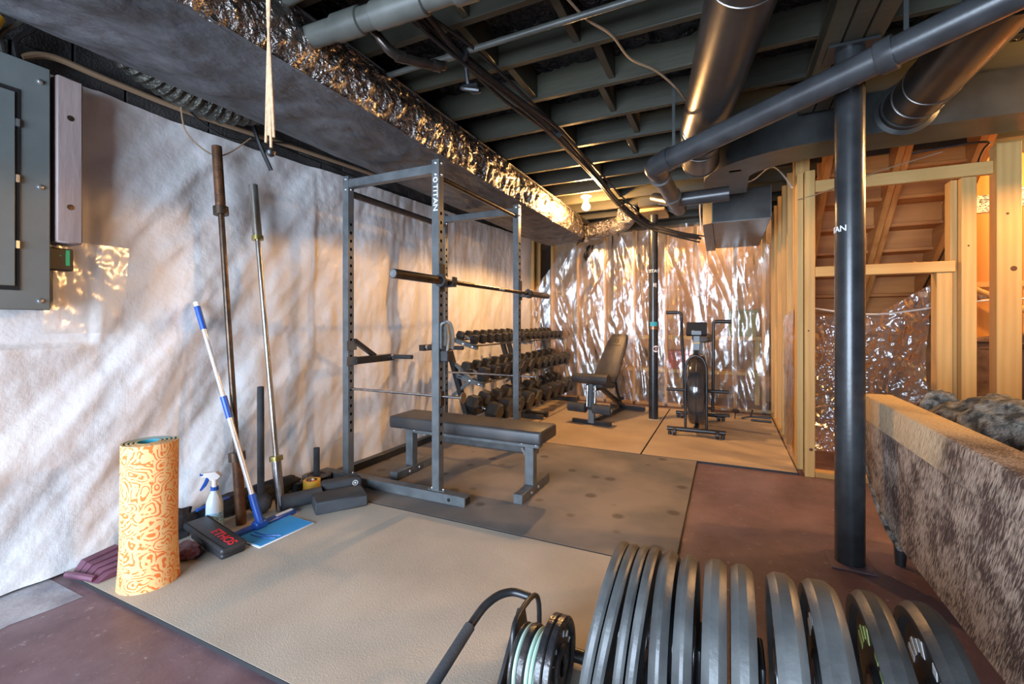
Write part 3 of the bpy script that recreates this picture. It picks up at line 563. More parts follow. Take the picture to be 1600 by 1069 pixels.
for p in ((-1.31,1.60,2.292), (-1.23,1.76,2.315)): MB().lathe([(.022,-.02),(.027,-.02),(.027,.02),(.022,.02)], p, (.45,.85,.1), 14).build('fitting', 'black_bar', cp)
cd = thing('conduit', 'long thin grey-green conduit crossing under the joists', 'conduit', (-.9, 1.86, 2.42))
MB().tube((-1.85,1.89,2.425), (-.1,1.87,2.425), .015, None, 14).build('tube', 'pvc_grey', cd)
MB().lathe([(.015,-.03),(.02,-.03),(.02,.03),(.015,.03)], (-1.22,1.885,2.425), (1,-.01,0), 14).build('coupling', 'pvc_grey', cd)
MB().box((-.30,1.872,2.44), (.05,.02,.04), None, .004).build('clamp', 'pvc_grey', cd)
# cables
cb = thing('cable_bundle', 'thick black cable bundle drooping under joists towards back column', 'cable', (-1.05, 3.3, 2.3))
cpts = [(-1.182,1.475,2.43),(-1.178,1.60,2.415),(-1.165,1.87,2.415),(-1.11,2.34,2.41),(-1.035,2.88,2.40),(-1.03,3.85,2.40),(-1.00,4.74,2.36),(-.80,5.16,2.215),(-.53,5.17,2.10),(-.26,5.2,2.02)]
for k, (dx, dz, r) in enumerate(((0,0,.018), (.03,-.01,.012), (-.028,-.014,.010), (.012,-.03,.009), (.05,.004,.008))):
    MB().path([(x+dx*(1+.5*math.sin(i*1.7+k)), y, z+dz*(1+.8*abs(math.sin(i*1.3+k*2)))) for i, (x, y, z) in enumerate(cpts)], r, 8, 8).build('cable', 'wire', cb)
for i in (2, 4, 6): MB().lathe([(.03,-.006),(.036,-.006),(.036,.006),(.03,.006)], Vector(cpts[i])+Vector((.01,0,-.012)), Vector(cpts[i+1])-Vector(cpts[i]), 14).build('cable_tie', 'wire', cb)
hk = tag(MB().path([(-1.16,1.9,2.45),(-1.16,1.93,2.30),(-1.14,1.95,2.26),(-1.10,1.93,2.25),(-1.18,1.91,2.27),(-1.12,1.95,2.29)], .012, 8, 6).build('hanger_strap', 'wire'), 'tangled black strap dangling from the cable bundle', 'strap')
tag(MB().path([(-.61,1.70,2.45),(-.554,1.92,2.44),(-.48,2.08,2.44),(-.434,2.3,2.435),(-.334,2.48,2.44),(-.25,2.70,2.43),(-.22,2.9,2.45)], .006, 6, 8).build('cable', 'tan_wire'), 'thin tan cable snaking under the joists to the round duct', 'cable')
tag(MB().path([(-.21,4.58,1.98),(-.22,4.56,2.22),(-.19,4.55,2.32),(-.05,4.54,2.345),(.2,4.5,2.36),(.35,4.3,2.40),(.45,3.95,2.12)], .006, 6, 8).build('cable', 'white_wire'), 'pale wire looped over the front of the boxy grey duct', 'cable')
tag(MB().path([(-2.62,1.34,2.36),(-2.60,1.39,2.29),(-2.60,1.43,2.12),(-2.59,1.59,2.05),(-2.59,1.78,2.22)], .004, 5, 8).build('cable', 'tan_wire'), 'thin wire loop over the white sheeting above the rusty barbell', 'cable')
tag(MB().path([(-2.62,1.36,2.36),(-2.60,1.42,2.26),(-2.60,1.555,2.19),(-2.6,1.68,2.18),(-2.59,1.83,2.22),(-2.57,2.1,2.3)], .006, 5, 8).build('cable', 'wire'), 'black wire running along the top of the white sheeting', 'cable')
tag(MB().path([(-2.60,.80,2.19),(-2.62,.90,2.25),(-2.62,1.1,2.245),(-2.62,1.5,2.245),(-2.61,2.1,2.28),(-2.61,3.0,2.33)], .014, 8, 8).build('cable', 'tan_wire'), 'thick grey cable clipped along the top of the block wall', 'cable')
tag(MB().path([(-2.60,1.78,2.38),(-2.58,1.82,2.22),(-2.57,1.90,2.06)], .012, 6, 6).build('strap', 'wire'), 'short black strap hanging above the chrome barbell', 'strap')
for k, (y, z) in enumerate(((.70, 2.5), (.76, 2.45), (.80, 2.48), (.62, 2.5))):
    tag(MB().path([(-2.5-.03*k, y+.05, 2.46), (-2.55, y+.04*math.sin(k), 2.33), (-2.58, y-.02, 2.24), (-2.6, y, 2.15)], .009, 6, 8).build('conduit_cable', ('wire','pvc_grey','wire','white_wire')[k]), ('black cable entering the top of the breaker panel, rightmost but one','grey armored cable entering the top of the breaker panel','black cable entering the breaker panel beside the mauve board','pale flexible cable entering the breaker panel nearest the yellow coil')[k], 'cable')
yc = tag(MB().path([(-2.55,.62+.10*math.cos(a*.5),2.33+.13*math.sin(a*.5)) for a in range(0, 13)], .03, 10, 3).build('hose_coil', 'yellow'), 'yellow coil above the breaker panel at the photo edge', 'hose')
# pull cords
pc = thing('pull_cord', 'bundle of long tan cords hanging before the foil duct', 'cord', (-1.31, .96, 1.7))
for k, (dx, dz) in enumerate(((-.012,.02),(.0,.04),(.010,0),(.022,.03))):
    MB().path([(-1.31+dx*.3,.96,2.47),(-1.31-.3*dx,.96,2.15),(-1.31+dx*.4,.96,1.92),(-1.31+dx*1.1,.96,1.66+dz)], .0042, 6, 8).build('strand', 'cord', pc)
tp = tag(MB().lathe([(.004,.0),(.012,.006),(.014,.016),(.006,.026)], (-1.303,.962,1.632), (0,0,1), 12).build('cord_knob', 'black_plastic'), 'small black knob at the end of the tan cords', 'knob')

# light bulbs in plain ceramic holders; the last one is an added fill light
def bulb(loc, label, mt='bulb'):
    x, y, z = loc; t = thing('ceiling_bulb', label, 'light bulb', (x, y, z+.13), 'bare ceiling bulbs')
    MB().lathe([(.052,.0),(.056,-.014),(.034,-.028),(.026,-.05),(.022,-.055)], (x,y,z+.115), (0,0,1), 24).build('lamp_holder', 'ceramic', t)
    MB().lathe([(.001,-.044),(.018,-.040),(.033,-.028),(.040,-.008),(.038,.012),(.026,.034),(.015,.05),(.013,.065)], (x,y,z), (0,0,1), 24).build('glass', mt, t)
bulb((-1.33, 4.62, 2.335), 'bare glowing bulb in a ceramic holder near the foil branch duct')
bulb((2.25, 3.02, 2.335), 'bare glowing bulb above the sofa out of view')
bulb((2.75, 4.35, 2.335), 'bare glowing bulb by the varnished panelling out of view')
bulb((-.1, 6.85, 2.335), 'added dim fill light behind the clear back sheeting', 'fill_glow')  # added light, not a known fixture; makes the back sheeting glow from behind

# ================================================================== COLUMNS
def wrap(cx, cy, r, a0, z0):
    return lambda x, y, z: (cx+(r+.0012+z)*math.cos(a0+x/r), cy+(r+.0012+z)*math.sin(a0+x/r), z0+y)
def band(cx, cy, r, a0, a1, z0, z1, mat, par):
    MB().grid(lambda u, v: (cx+(r+.001)*math.cos(a0+u*(a1-a0)), cy+(r+.001)*math.sin(a0+u*(a1-a0)), z0+v*(z1-z0)), 14, 1).build('sticker', mat, par)
c1 = thing('steel_column', 'thick black steel column on the painted floor beside the sofa', 'column', (.515, 2.54, 0))
MB().lathe([(.058,.008),(.058,2.35)], (.515,2.54,0), (0,0,1), 40).build('shaft', 'column', c1); MB().bx(.43,.60,2.455,2.625,0,.008,.002).build('base_plate', 'concrete', c1); MB().bx(.42,.61,2.46,2.62,2.35,2.362).build('cap_plate', 'column', c1)
text('TITAN', .038, 'white_print', c1, 'sticker', wrap(.515, 2.54, .058, R(194), 1.535))
c2 = thing('steel_column', 'black steel column with stickers between the benches and back sheeting', 'column', (-.744, 5.31, 0))
MB().lathe([(.052,.008),(.052,2.33)], (-.744,5.31,0), (0,0,1), 36).build('shaft', 'column', c2); MB().bx(-.82,-.67,5.235,5.385,.016,.024,.002).build('base_plate', 'far_mat', c2)
MB().bx(-.86,-.60,5.10,5.52,2.33,2.365,.003).build('cap_plank', 'stud_x', c2); MB().bx(-.86,-.64,5.0,5.7,2.366,2.46,.003).build('cap_block', 'joist', c2)
text('TITAN', .048, 'white_print', c2, 'sticker', wrap(-.744, 5.31, .052, R(284), 1.69))
for a_, w_ in ((282,9), (297,7), (311,9)): band(-.744, 5.31, .052, R(a_-w_*.5), R(a_+w_*.5), 1.515-.01*(a_>300), 1.555, 'white_print', c2)
band(-.744, 5.31, .052, R(235), R(330), 1.07, 1.12, 'teal', c2); band(-.744, 5.31, .052, R(235), R(330), 1.035, 1.07, 'copper', c2)
def disc_on(cx, cy, r, a0, z0, rad, mat, par, pr=.0015, r0=0):
    vs=[]; n=20
    for rr in (r0, rad):
        for i in range(n):
            a=2*math.pi*i/n; th=a0+rr*math.cos(a)/r; vs.append((cx+(r+pr)*math.cos(th), cy+(r+pr)*math.sin(th), z0+rr*math.sin(a)))
    MB().add(vs, [[i,(i+1)%n,n+(i+1)%n,n+i] for i in range(n)]).build('sticker', mat, par)
disc_on(-.744, 5.31, .052, R(312), .815, .038, 'white_print', c2, .0012); disc_on(-.744, 5.31, .052, R(312), .815, .022, 'purple', c2, .002, .010)

# ================================================================== POWER RACK
rk = thing('power_rack', 'tall slate-grey steel power rack with pull-up bar and dip handles', 'power rack', (-1.98, 2.9, .016))
PX = (-2.35, -1.61); PY = (2.32, 3.49); W = .051; Z0, Z1 = .075, 2.11
def post(x, y):
    m = MB(); h = W/2
    m.add([(x-h,y-h,Z0),(x+h,y-h,Z0),(x+h,y+h,Z0),(x-h,y+h,Z0),(x-h,y-h,Z1),(x+h,y-h,Z1),(x+h,y+h,Z1),(x-h,y+h,Z1)], [[3,2,1,0],[4,5,6,7],[0,1,5,4],[2,3,7,6],[3,0,4,7]])
    pit = .0565; n = int((1.86-.34)/pit); hz0 = .34; r = .0115; X = x+h
    m.add([(X,y-h,Z0),(X,y+h,Z0),(X,y+h,hz0),(X,y-h,hz0)], [[0,1,2,3]]); zt = hz0+n*pit; m.add([(X,y-h,zt),(X,y+h,zt),(X,y+h,Z1),(X,y-h,Z1)], [[0,1,2,3]])
    dk = MB()
    for k in range(n):
        zc = hz0+(k+.5)*pit; sq = [(h,0),(h,pit/2),(0,pit/2),(-h,pit/2),(-h,0),(-h,-pit/2),(0,-pit/2),(h,-pit/2)]
        oc = [(r*math.cos(R(45*i)), r*math.sin(R(45*i))) for i in range(8)]
        m.add([(X,y+a,zc+b) for a, b in sq]+[(X,y+a,zc+b) for a, b in oc], [[i,(i+1)%8,8+(i+1)%8,8+i] for i in range(8)])
        dk.add([(X-dx,y+a,zc+b) for dx in (0,.014) for a, b in oc], [[i,(i+1)%8,8+(i+1)%8,8+i] for i in range(8)]+[list(range(8,16))])
    u = m.build('upright', 'rack', rk, False); hobj = dk.build('hole_row', 'hole', u, False); hobj['kind'] = 'stuff'
    return u
for x in PX:
    for y in PY: post(x, y)
MB().bx(-2.58, -1.39, 2.275, 2.345, .016, .075, .003).build('base_rail', 'rack', rk); MB().bx(-2.50, -1.42, 3.46, 3.52, .016, .075, .003).build('base_rail', 'rack', rk)
MB().bx(-2.50, -2.445, 2.346, 3.459, .016, .07, .003).build('side_rail', 'rack_dark', rk)
for y in PY: MB().bx(PX[0]+W/2, PX[1]-W/2, y-.025, y+.025, 2.03, 2.085, .002).build('crossmember', 'rack', rk)
MB().tube((PX[0],PY[0]+.025,2.0), (PX[0],PY[1]-.025,2.0), .024, None, 18).build('top_tube', 'rack_dark', rk)
MB().tube((PX[1],PY[0]+.025,2.01), (PX[1],PY[1]-.025,2.01), .016, None, 18).build('pull_up_bar', 'black_bar', rk)
def bolt(p, d, par, r=.008): MB().lathe([(r*1.3,0),(r*1.3,.002),(r,.003),(r*.8,.007),(r*.3,.009)], p, d, 10).build('bolt', 'bolt', par)
for x in PX:
    for y in PY:
        for z in (2.09, 2.02): bolt((x,y-.0255,z), (0,-1,0), rk); bolt((x+.0255,y,z), (1,0,0), rk)
        for sx in (-1, 1): MB().bx(x+sx*.04-.02, x+sx*.04+.02, y-.02, y+.02, .075, .079).build('foot_tab', 'rack', rk); bolt((x+sx*.042,y,.079), (0,0,1), rk, .007)
MB().box((-1.389,2.31,.045), (.002,.048,.038)).build('tube_opening', 'hole', rk); MB().lathe([(.011,0),(.011,.001)], (-1.50,2.2745,.045), (0,-1,0), 12).build('tube_opening', 'hole', rk)
# dip handles
def dip(y, dy, hl, z):
    d = thing_part = empty('dip_handle', (PX[0], y, z)); d.parent = rk; d.location = Vector((PX[0], y, z))-wl(rk); WL[d.name] = Vector((PX[0], y, z))
    s = 1 if dy > 0 else -1; x = PX[0]
    MB().bx(x+.026, x+.034, y-.045, y+.045, z-.05, z+.01).bx(x+.026, x+.034, y-.045, y+.045, z+.055, z+.12).build('bracket_plate', 'rack', d)
    MB().bx(x+.0, x+.05, y+s*.03, y+dy, z-.045, z+.005, .003).build('arm', 'rack_dark', d)
    MB().path([(x+.025,y+s*.03,z+.12),(x+.025,y+dy*.55,z)], .02, 4).build('brace', 'rack_dark', d)
    MB().tube((x+.05,y+dy-s*.03,z-.015), (x+hl,y+dy-s*.03,z-.012), .016, None, 14).build('grip', 'rubber', d)
    MB().lathe([(.019,0),(.019,.03)], (x+.045,y+dy-s*.03,z-.015), (1,0,0), 14).build('clamp', 'chrome', d)
dip(PY[0], .42, .24, .865); dip(PY[1], -.38, .42, .915)
# safety pins through both pairs of uprights
for y, z in ((2.32, .655), (3.49, .655)):
    p = MB().tube((-2.33,y,z), (-1.43,y,z), .0085, None, 14).build('safety_pin', 'chrome', rk)
    MB().lathe([(.0,0),(.031,0),(.033,.003),(.033,.009),(.0,.010)], (-1.432,y,z), (1,0,0), 24).build('pin_disc', 'worn_chrome', p)
    MB().bx(-1.583,-1.575,y-.02,y+.02,z-.06,z+.03).build('pin_plate', 'rust_dark', p)
# hooks holding the bar
for y in PY:
    h = MB().bx(-1.584,-1.574,y-.028,y+.028,1.30,1.47,.002).build('bar_hook', 'rack_dark', rk)
    MB().bx(-1.574,-1.485,y-.022,y+.022,1.325,1.343,.003).bx(-1.492,-1.482,y-.022,y+.022,1.343,1.385,.002).build('hook_cradle', 'rack_dark', h)
text('TITAN', .058, 'white_print', rk, 'lettering', lambda x, y, z: (PX[1]+y*.8, PY[0]-W/2-.0008-z, 1.875-x), space=1.0)
MB().lathe([(.010,0),(.010,.001),(.017,.001),(.017,0)], (PX[1],PY[0]-W/2,1.985), (0,-1,0), 20, False).build('logo_ring', 'white_print', rk)
# barbell in the hooks
bb = thing('barbell', 'black Olympic barbell resting in the power rack hooks', 'barbell', (-1.528, 2.9, 1.343)); bx_, bz_ = -1.528, 1.358
MB().tube((bx_,2.24,bz_), (bx_,3.56,bz_), .0145, None, 18).build('shaft', 'black_bar', bb)
for s, a, b in ((1, 2.24, 1.81), (-1, 3.56, 4.0)):
    MB().tube((bx_,a,bz_), (bx_,b,bz_), .025, None, 24).build('sleeve', 'black_bar', bb)
    MB().lathe([(.025,-.02),(.038,-.02),(.040,-.014),(.040,.012),(.036,.018),(.025,.018)], (bx_,a,bz_), (0,1,0), 24).build('collar', 'rubber', bb)
    MB().lathe([(.0,0),(.020,0),(.021,.002),(.0,.002)], (bx_,b,bz_), (0,-s,0), 20).build('end_cap', 'chrome', bb)
for k in range(4): MB().box((bx_+.0146,2.98+k*.022,bz_-.001), (.001,.010,.011), Matrix.Rotation(R(20), 3, 'X')).build('marking', 'white_print', bb)
# grey towel over a small black pad fixed to the upright
blk = tag(MB().box((-1.545,2.32,.905), (.055,.06,.07), None, .006).build('foam_block', 'rubber'), 'small black block strapped to the front right rack upright', 'block')
def tow(u, v):
    if v < .4: x, z = -1.570, .955+.135*v/.4
    elif v < .6: t_ = (v-.4)/.2*math.pi; x, z = -1.548-.022*math.cos(t_), 1.09+.022*math.sin(t_)
    else: x, z = -1.526+.012*math.sin((v-.6)*8), 1.09-.15*(v-.6)/.4
    return (x+.004*math.sin(u*9), 2.285+u*.075, z-.01*math.sin(u*7))
tag(MB().grid(tow, 14, 30).build('hand_towel', 'towel'), 'grey strip of towel draped on the rack above the black block', 'towel')

# ================================================================== FLAT BENCH
fbn = thing('flat_bench', 'black padded flat weight bench inside the power rack', 'weight bench', (-1.58, 2.69, .016))
MB().box((-1.585,2.66,.405), (1.16,.29,.085), None, .018, 3).build('pad', 'vinyl', fbn)
MB().bx(-2.06, -1.06, 2.625, 2.695, .315, .362, .003).build('spine', 'rack', fbn)
for x in (-2.075, -1.13):
    MB().bx(x-.03, x+.03, 2.63, 2.69, .075, .345, .003).build('leg', 'rack', fbn)
    f = MB().bx(x-.03, x+.03, 2.46, 2.92, .016, .075, .003).build('foot', 'rack', fbn)
    for y in (2.60, 2.71): bolt((x+.031,y,.045), (1,0,0), f, .009)
    MB().bx(x-.09, x+.09, 2.60, 2.72, .345, .36).build('pad_bracket', 'rack', fbn)
    for s in (-1, 1): bolt((x+s*.05,2.628,.335), (0,-1,0), fbn, .008)
MB().path([(-1.19,2.66,.30),(-1.16,2.665,.25)], .012, 4).build('gusset', 'bolt', fbn)

# ================================================================== DUMBBELLS AND RACKS
def dbrack(y0, y1, label):
    t = thing('dumbbell_rack', label, 'dumbbell rack', (-2.15, (y0+y1)/2, .016))
    for y in (y0+.05, y1-.05):
        MB().path([(-2.12,y,.06),(-2.42,y,1.0)], .032, 4).build('upright', 'rack_dark', t)
        MB().bx(-2.45, -1.87, y-.03, y+.03, .016, .07, .004).build('foot', 'rack_dark', t)
        for xf, z in TIER:
            a = MB().add([(x, yy, zz) for yy in (y-.025, y+.025) for x, zz in ((xf-.30, z+.03), (xf-.02, z-.045), (xf-.02, z-.005), (xf-.30, z+.07))], [[0,1,2,3],[4,7,6,5],[0,4,5,1],[1,5,6,2],[2,6,7,3],[3,7,4,0]]).build('arm', 'rack', t)
            if y < y0+.1:
                for xx in (xf-.06, xf-.16): bolt((xx,y-.026,z-.018+(xf-.06-xx)*.25), (0,-1,0), a, .009)
        MB().path([(-2.30,y-.005,.72),(-2.12,y-.005,.575)], .02, 4).build('brace', 'rack', t); MB().path([(-2.33,y-.005,.42),(-2.15,y-.005,.56)], .02, 4).build('brace', 'rack', t)
    for xf, z in TIER:
        for dx, dz in ((-.04, -.005), (-.26, .045)): MB().bx(xf+dx-.025, xf+dx+.025, y0+.02, y1-.02, z+dz-.012, z+dz, .003).build('shelf_rail', 'rack_dark', t)
TIER = ((-2.05, .905), (-1.98, .565), (-1.90, .20))
dbrack(3.56, 4.80, 'near three-tier black dumbbell rack just behind the power rack'); dbrack(4.86, 6.10, 'far three-tier black dumbbell rack beside the adjustable bench')
def dumbbell_mesh(r, L, hl):
    pr = [(r*.72,-hl/2),(r,-hl/2+hl*.22),(r,hl/2-hl*.12),(r*.86,hl/2)]
    hA = MB().lathe(pr, (-L/2+hl/2,0,0), (-1,0,0), 6).mesh('head', 'hexrub', smooth=False); hB = MB().lathe(pr, (L/2-hl/2,0,0), (1,0,0), 6).mesh('head', 'hexrub', smooth=False)
    for me in (hA, hB):
        me.transform(Matrix.Rotation(R(30), 4, 'X'))
    g = MB().lathe([(.012,-L/2+hl),(.015,-.04),(.017,0),(.015,.04),(.012,L/2-hl)], (0,0,0), (1,0,0), 12).mesh('handle', 'chrome')
    return hA, hB, g
tiers = [('top', TIER[0], 16, .053, .24, .07), ('middle', TIER[1], 12, .080, .31, .105), ('bottom', TIER[2], 10, .100, .36, .135)]
for tn, (xf, z), n, r, L, hl in tiers:
    ms = dumbbell_mesh(r, L, hl); tilt = math.atan2(.05, .22)
    for rn, (ya, yb), ns in (('near', (3.58, 4.80), (n+1)//2), ('far', (4.88, 6.08), n//2)):
        for k in range(ns):
            y = ya+(yb-ya)*(k+.5)/ns; sc = (.90+.14*(k/ns)) if tn != 'bottom' else .96+.05*(k % 2)
            cx = xf-.15; cz = z+.02+r*.866*sc/math.cos(tilt)+.002
            o = thing('dumbbell', f'black hex dumbbell, {ORD[k]} from camera on {tn} tier of {rn} rack', 'dumbbell', (cx, y, cz), f'hex dumbbells on the {tn} tier')
            o.rotation_euler = (random.uniform(-.03,.03), tilt, random.uniform(-.04,.04)); o.scale = (sc, sc, sc)
            for nm, me in zip(('head','head','handle'), ms):
                c = bpy.data.objects.new(nm, me); C.objects.link(c); c.parent = o

# ================================================================== ADJUSTABLE BENCH
ab = thing('adjustable_bench', 'black adjustable incline bench with leg rollers near the back column', 'weight bench', (-1.15, 5.2, .016))
ax = Vector((.16, 1, 0)).normalized(); sx = Vector((ax.y, -ax.x, 0)); O = Vector((-1.31, 4.76, 0))
def AB(a, s_, z): return O+ax*a+sx*s_+Vector((0,0,z))
def pad(par, name, p0, p1, w0, w1, th, nrm, mat='vinyl', bow=True):
    n = 14; m = MB(); rows = []
    nrm = Vector(nrm).normalized(); up = (p1-p0)
    for i in range(n+1):
        t = i/n; w = w0+(w1-w0)*t
        if bow: w *= (1-.22*max(0,(t-.8)/.2)**2)*(1-.10*max(0,(.12-t)/.12)**2)
        c = p0+up*t; prof = [(-.5,0),(-.47,.35),(-.4,.5),(.4,.5),(.47,.35),(.5,0),(.47,-.35),(.4,-.5),(-.4,-.5),(-.47,-.35)]
        e = 1 if 0 < i < n else .7
        rows += [c+sx*(a*w)+nrm*(b*th*e) for a, b in prof]
    k = 10; fs = [[j*k+i, j*k+(i+1)%k, (j+1)*k+(i+1)%k, (j+1)*k+i] for j in range(n) for i in range(k)]+[list(range(k))[::-1], [n*k+i for i in range(k)]]
    m.add(rows, fs); return m.build(name, mat, par, True, 50)
b0 = AB(.25, .03, .44); b1 = AB(.58, .10, .965); up_ = (b1-b0).normalized(); bn = sx.cross(up_)
if bn.y > 0: bn = -bn
bp = pad(ab, 'backrest', b0, b1, .30, .235, .06, bn)
ctr = b0.lerp(b1, .84)+bn*.0315
MB().lathe([(.018,0),(.018,.001),(.027,.001),(.027,0)], ctr, bn, 20, False).build('logo_ring', 'grey_print', bp)
q = Matrix((sx, up_, bn)).transposed()
if (sx.cross(up_)).dot(bn) < 0: q = Matrix((-sx, up_, bn)).transposed()
c2_ = b0.lerp(b1, .75)+bn*.0315
MB().box(c2_, (.13,.008,.001), q).build('lettering', 'grey_print', bp)
pad(ab, 'seat', AB(.02, .02, .435), AB(.27, .03, .41), .20, .28, .06, (0,0,1), 'vinyl', False)
MB().tube(AB(-.02,-.20,.505), AB(-.02,.20,.505), .056, None, 28).build('thigh_roller', 'vinyl', ab)
for s in (-1, 1):
    MB().tube(AB(-.05,s*.045,.195), AB(-.05,s*.245,.195), .052, None, 24).build('ankle_roller', 'foam_black', ab); MB().lathe([(.02,0),(.02,.006)], AB(-.05,s*.245,.195), sx*s, 14).build('roller_cap', 'bolt', ab)
MB().tube(AB(-.05,-.25,.195), AB(-.05,.25,.195), .012, None, 10).build('roller_bar', 'rack_dark', ab)
MB().path([AB(0,-.0,.03), AB(.03,0,.43)], .045, 4).build('front_post', 'rack', ab); MB().path([AB(-.04,0,.17), AB(-.01,0,.46)], .026, 4).build('leg_arm', 'rack_dark', ab)
for s in (-1, 1): MB().tube(AB(-.02,s*.045,.2), AB(.0,s*.045,.43), .016, None, 10).build('side_rod', 'chrome', ab)
MB().path([AB(0,-.22,.035), AB(0,.22,.035)], .03, 4).build('front_foot', 'rack_dark', ab)
MB().path([AB(.03,0,.39), AB(.55,.02,.40)], .035, 4).build('seat_rail', 'rack_dark', ab)
MB().path([AB(.20,0,.40), AB(.95,.0,.06)], .03, 4).build('main_beam', 'rack_dark', ab)
MB().path([AB(.02,0,.05), AB(1.0,0,.05)], .028, 4).build('floor_beam', 'rack_dark', ab)
MB().path([AB(.98,-.18,.05), AB(.98,.26,.05)], .034, 4).build('rear_foot', 'rack_dark', ab)
MB().path([AB(.42,.05,.72), AB(.62,.05,.30), AB(.75,.04,.16)], .02, 4).build('ladder_strut', 'rack_dark', ab)
MB().lathe([(.014,0),(.02,.01),(.02,.03),(.01,.035)], AB(.62,.09,.22), sx, 12).build('adjuster_knob', 'black_plastic', ab)
for s in (-1, 1):
    for z in (.38, .42): bolt(AB(-.02,s*.05,z)+Vector((0,-.03,0)), (0,-1,0), ab, .009)

# ================================================================== AIR BIKE
ak = thing('air_bike', 'black upright fan exercise bike facing the camera on beige mat', 'exercise bike', (-.255, 5.0, .016)); X0 = -.262
fw = MB().lathe([(.02,-.084),(.325,-.083),(.348,-.076),(.360,-.058),(.362,0),(.360,.058),(.348,.076),(.325,.083),(.02,.084)], (X0,5.02,.425), (1,0,0), 56).build('fan_cage', 'smoke', ak)
for dx in (-.05, 0, .05):
    MB().path([(X0+dx, 5.02-(.362-.15*dx*dx*30)*math.cos(R(a)), .425+(.362-.15*dx*dx*30)*math.sin(R(a))) for a in range(-90, 171, 8)], .003, 6).build('cage_wire', 'rack_dark', fw)
for s in (-1, 1):
    MB().path([(X0+s*.095,4.70,.08),(X0+s*.095,4.70,.55),(X0+s*.093,4.70,.66),(X0+s*.075,4.70,.735),(X0+s*.04,4.70,.775),(X0,4.70,.79)], .0125, 12, 4).build('arch_tube', 'rack_dark', ak)
MB().path([(X0,4.72,.79),(X0,4.90,.86),(X0,5.02,.90)], .03, 4).build('top_frame', 'rack_dark', ak)
MB().bx(X0-.03, X0+.03, 4.79, 4.86, .78, 1.03, .004).build('console_mast', 'rack', ak); MB().bx(X0-.032, X0+.032, 4.788, 4.862, .905, .915).build('mast_band', 'yellow', ak)
MB().box((X0,4.80,1.045), (.19,.05,.135), Matrix.Rotation(R(-18), 3, 'X'), .008).build('console', 'black_plastic', ak); MB().box((X0,4.765,1.01), (.10,.03,.05), None, .006).build('console_bracket', 'rack_dark', ak)
sd = MB().path([(X0+.02,5.45,.93),(X0+.02,5.6,.93),(X0+.02,5.75,.94)], lambda t: .06+.07*t, 16, 4).build('saddle', 'vinyl', ak)
for v in sd.data.vertices: v.co.z = (v.co.z-.92)*.45+.92-.016*.5
MB().path([(X0,5.55,.35),(X0,5.62,.90)], .028, 4).build('seat_post', 'rack', ak)
# moving handles, one forward and one back
hl_ = [(X0-.30,4.93,1.215),(X0-.19,4.93,1.215),(X0-.155,4.93,1.20),(X0-.15,4.93,1.15),(X0-.15,4.97,.95),(X0-.13,5.0,.55),(X0-.125,5.0,.24)]
MB().path(hl_, .015, 12, 5).build('handle_arm', 'rack_dark', ak); MB().tube(hl_[0], hl_[1], .019, None, 14).build('grip', 'rubber', ak)
hr_ = [(X0+.31,5.0,1.12),(X0+.165,5.0,1.12),(X0+.15,5.0,1.10),(X0+.148,5.0,1.05),(X0+.145,5.0,.6),(X0+.14,5.0,.20)]
MB().path(hr_, .015, 12, 5).build('handle_arm', 'rack_dark', ak); MB().tube(hr_[0], hr_[1], .019, None, 14).build('grip', 'rubber', ak)
for s, y in ((-1, 4.90), (1, 4.92)):
    MB().tube((X0+s*.10,y,.425), (X0+s*.29,y,.425), .017, None, 12).build('foot_peg', 'rubber', ak); MB().tube((X0+s*.09,5.0,.24), (X0+s*.16,5.0,.24), .012, None, 10).build('crank', 'rack_dark', ak)
MB().bx(X0+.14, X0+.30, 5.32, 5.42, .10, .125, .006).build('pedal', 'black_plastic', ak)
for y, w in ((4.66, .26), (5.52, .26)):
    MB().tube((X0-w,y,.075), (X0+w,y,.075), .022, None, 16).build('stabilizer', 'rack_dark', ak)
    for s in (-1, 1): MB().lathe([(.02,-.018),(.034,-.014),(.034,.014),(.02,.018)], (X0+s*.19,y-.02,.052), (1,0,0), 18).build('wheel', 'rubber', ak); MB().lathe([(.018,0),(.018,.03)], (X0+s*.235,y,.018), (0,0,1), 12).build('foot_pad', 'rubber', ak)
MB().path([(X0,4.66,.075),(X0,5.52,.075)], .025, 4).build('floor_beam', 'rack_dark', ak)
MB().path([(X0,5.30,.42),(X0,5.55,.36)], .03, 4).build('rear_frame', 'rack_dark', ak); MB().path([(X0,5.52,.075),(X0,5.55,.36)], .025, 4).build('rear_strut', 'rack_dark', ak)
# low stand by the stud wall
lo = thing('push_up_stand', 'low black metal stand on the mat right of the bike', 'stand', (.33, 5.75, .016))
MB().tube((.25,5.75,.05), (.45,5.73,.05), .013, None, 10).build('floor_tube', 'rack_dark', lo); MB().tube((.25,5.66,.03), (.45,5.64,.03), .013, None, 10).build('floor_tube', 'rack_dark', lo)
MB().path([(.16,5.72,.03),(.25,5.72,.055),(.27,5.72,.13)], .010, 8).build('bent_rod', 'rack_dark', lo)
tag(MB().lathe([(.006,0),(.006,.07),(.04,.085),(.045,.10),(.03,.108)], (.09,5.72,.016), (.1,-.1,1), 18).build('rubber_foot_stand', 'rubber'), 'small black mushroom-shaped stand on the mat beside the low stand', 'stand')

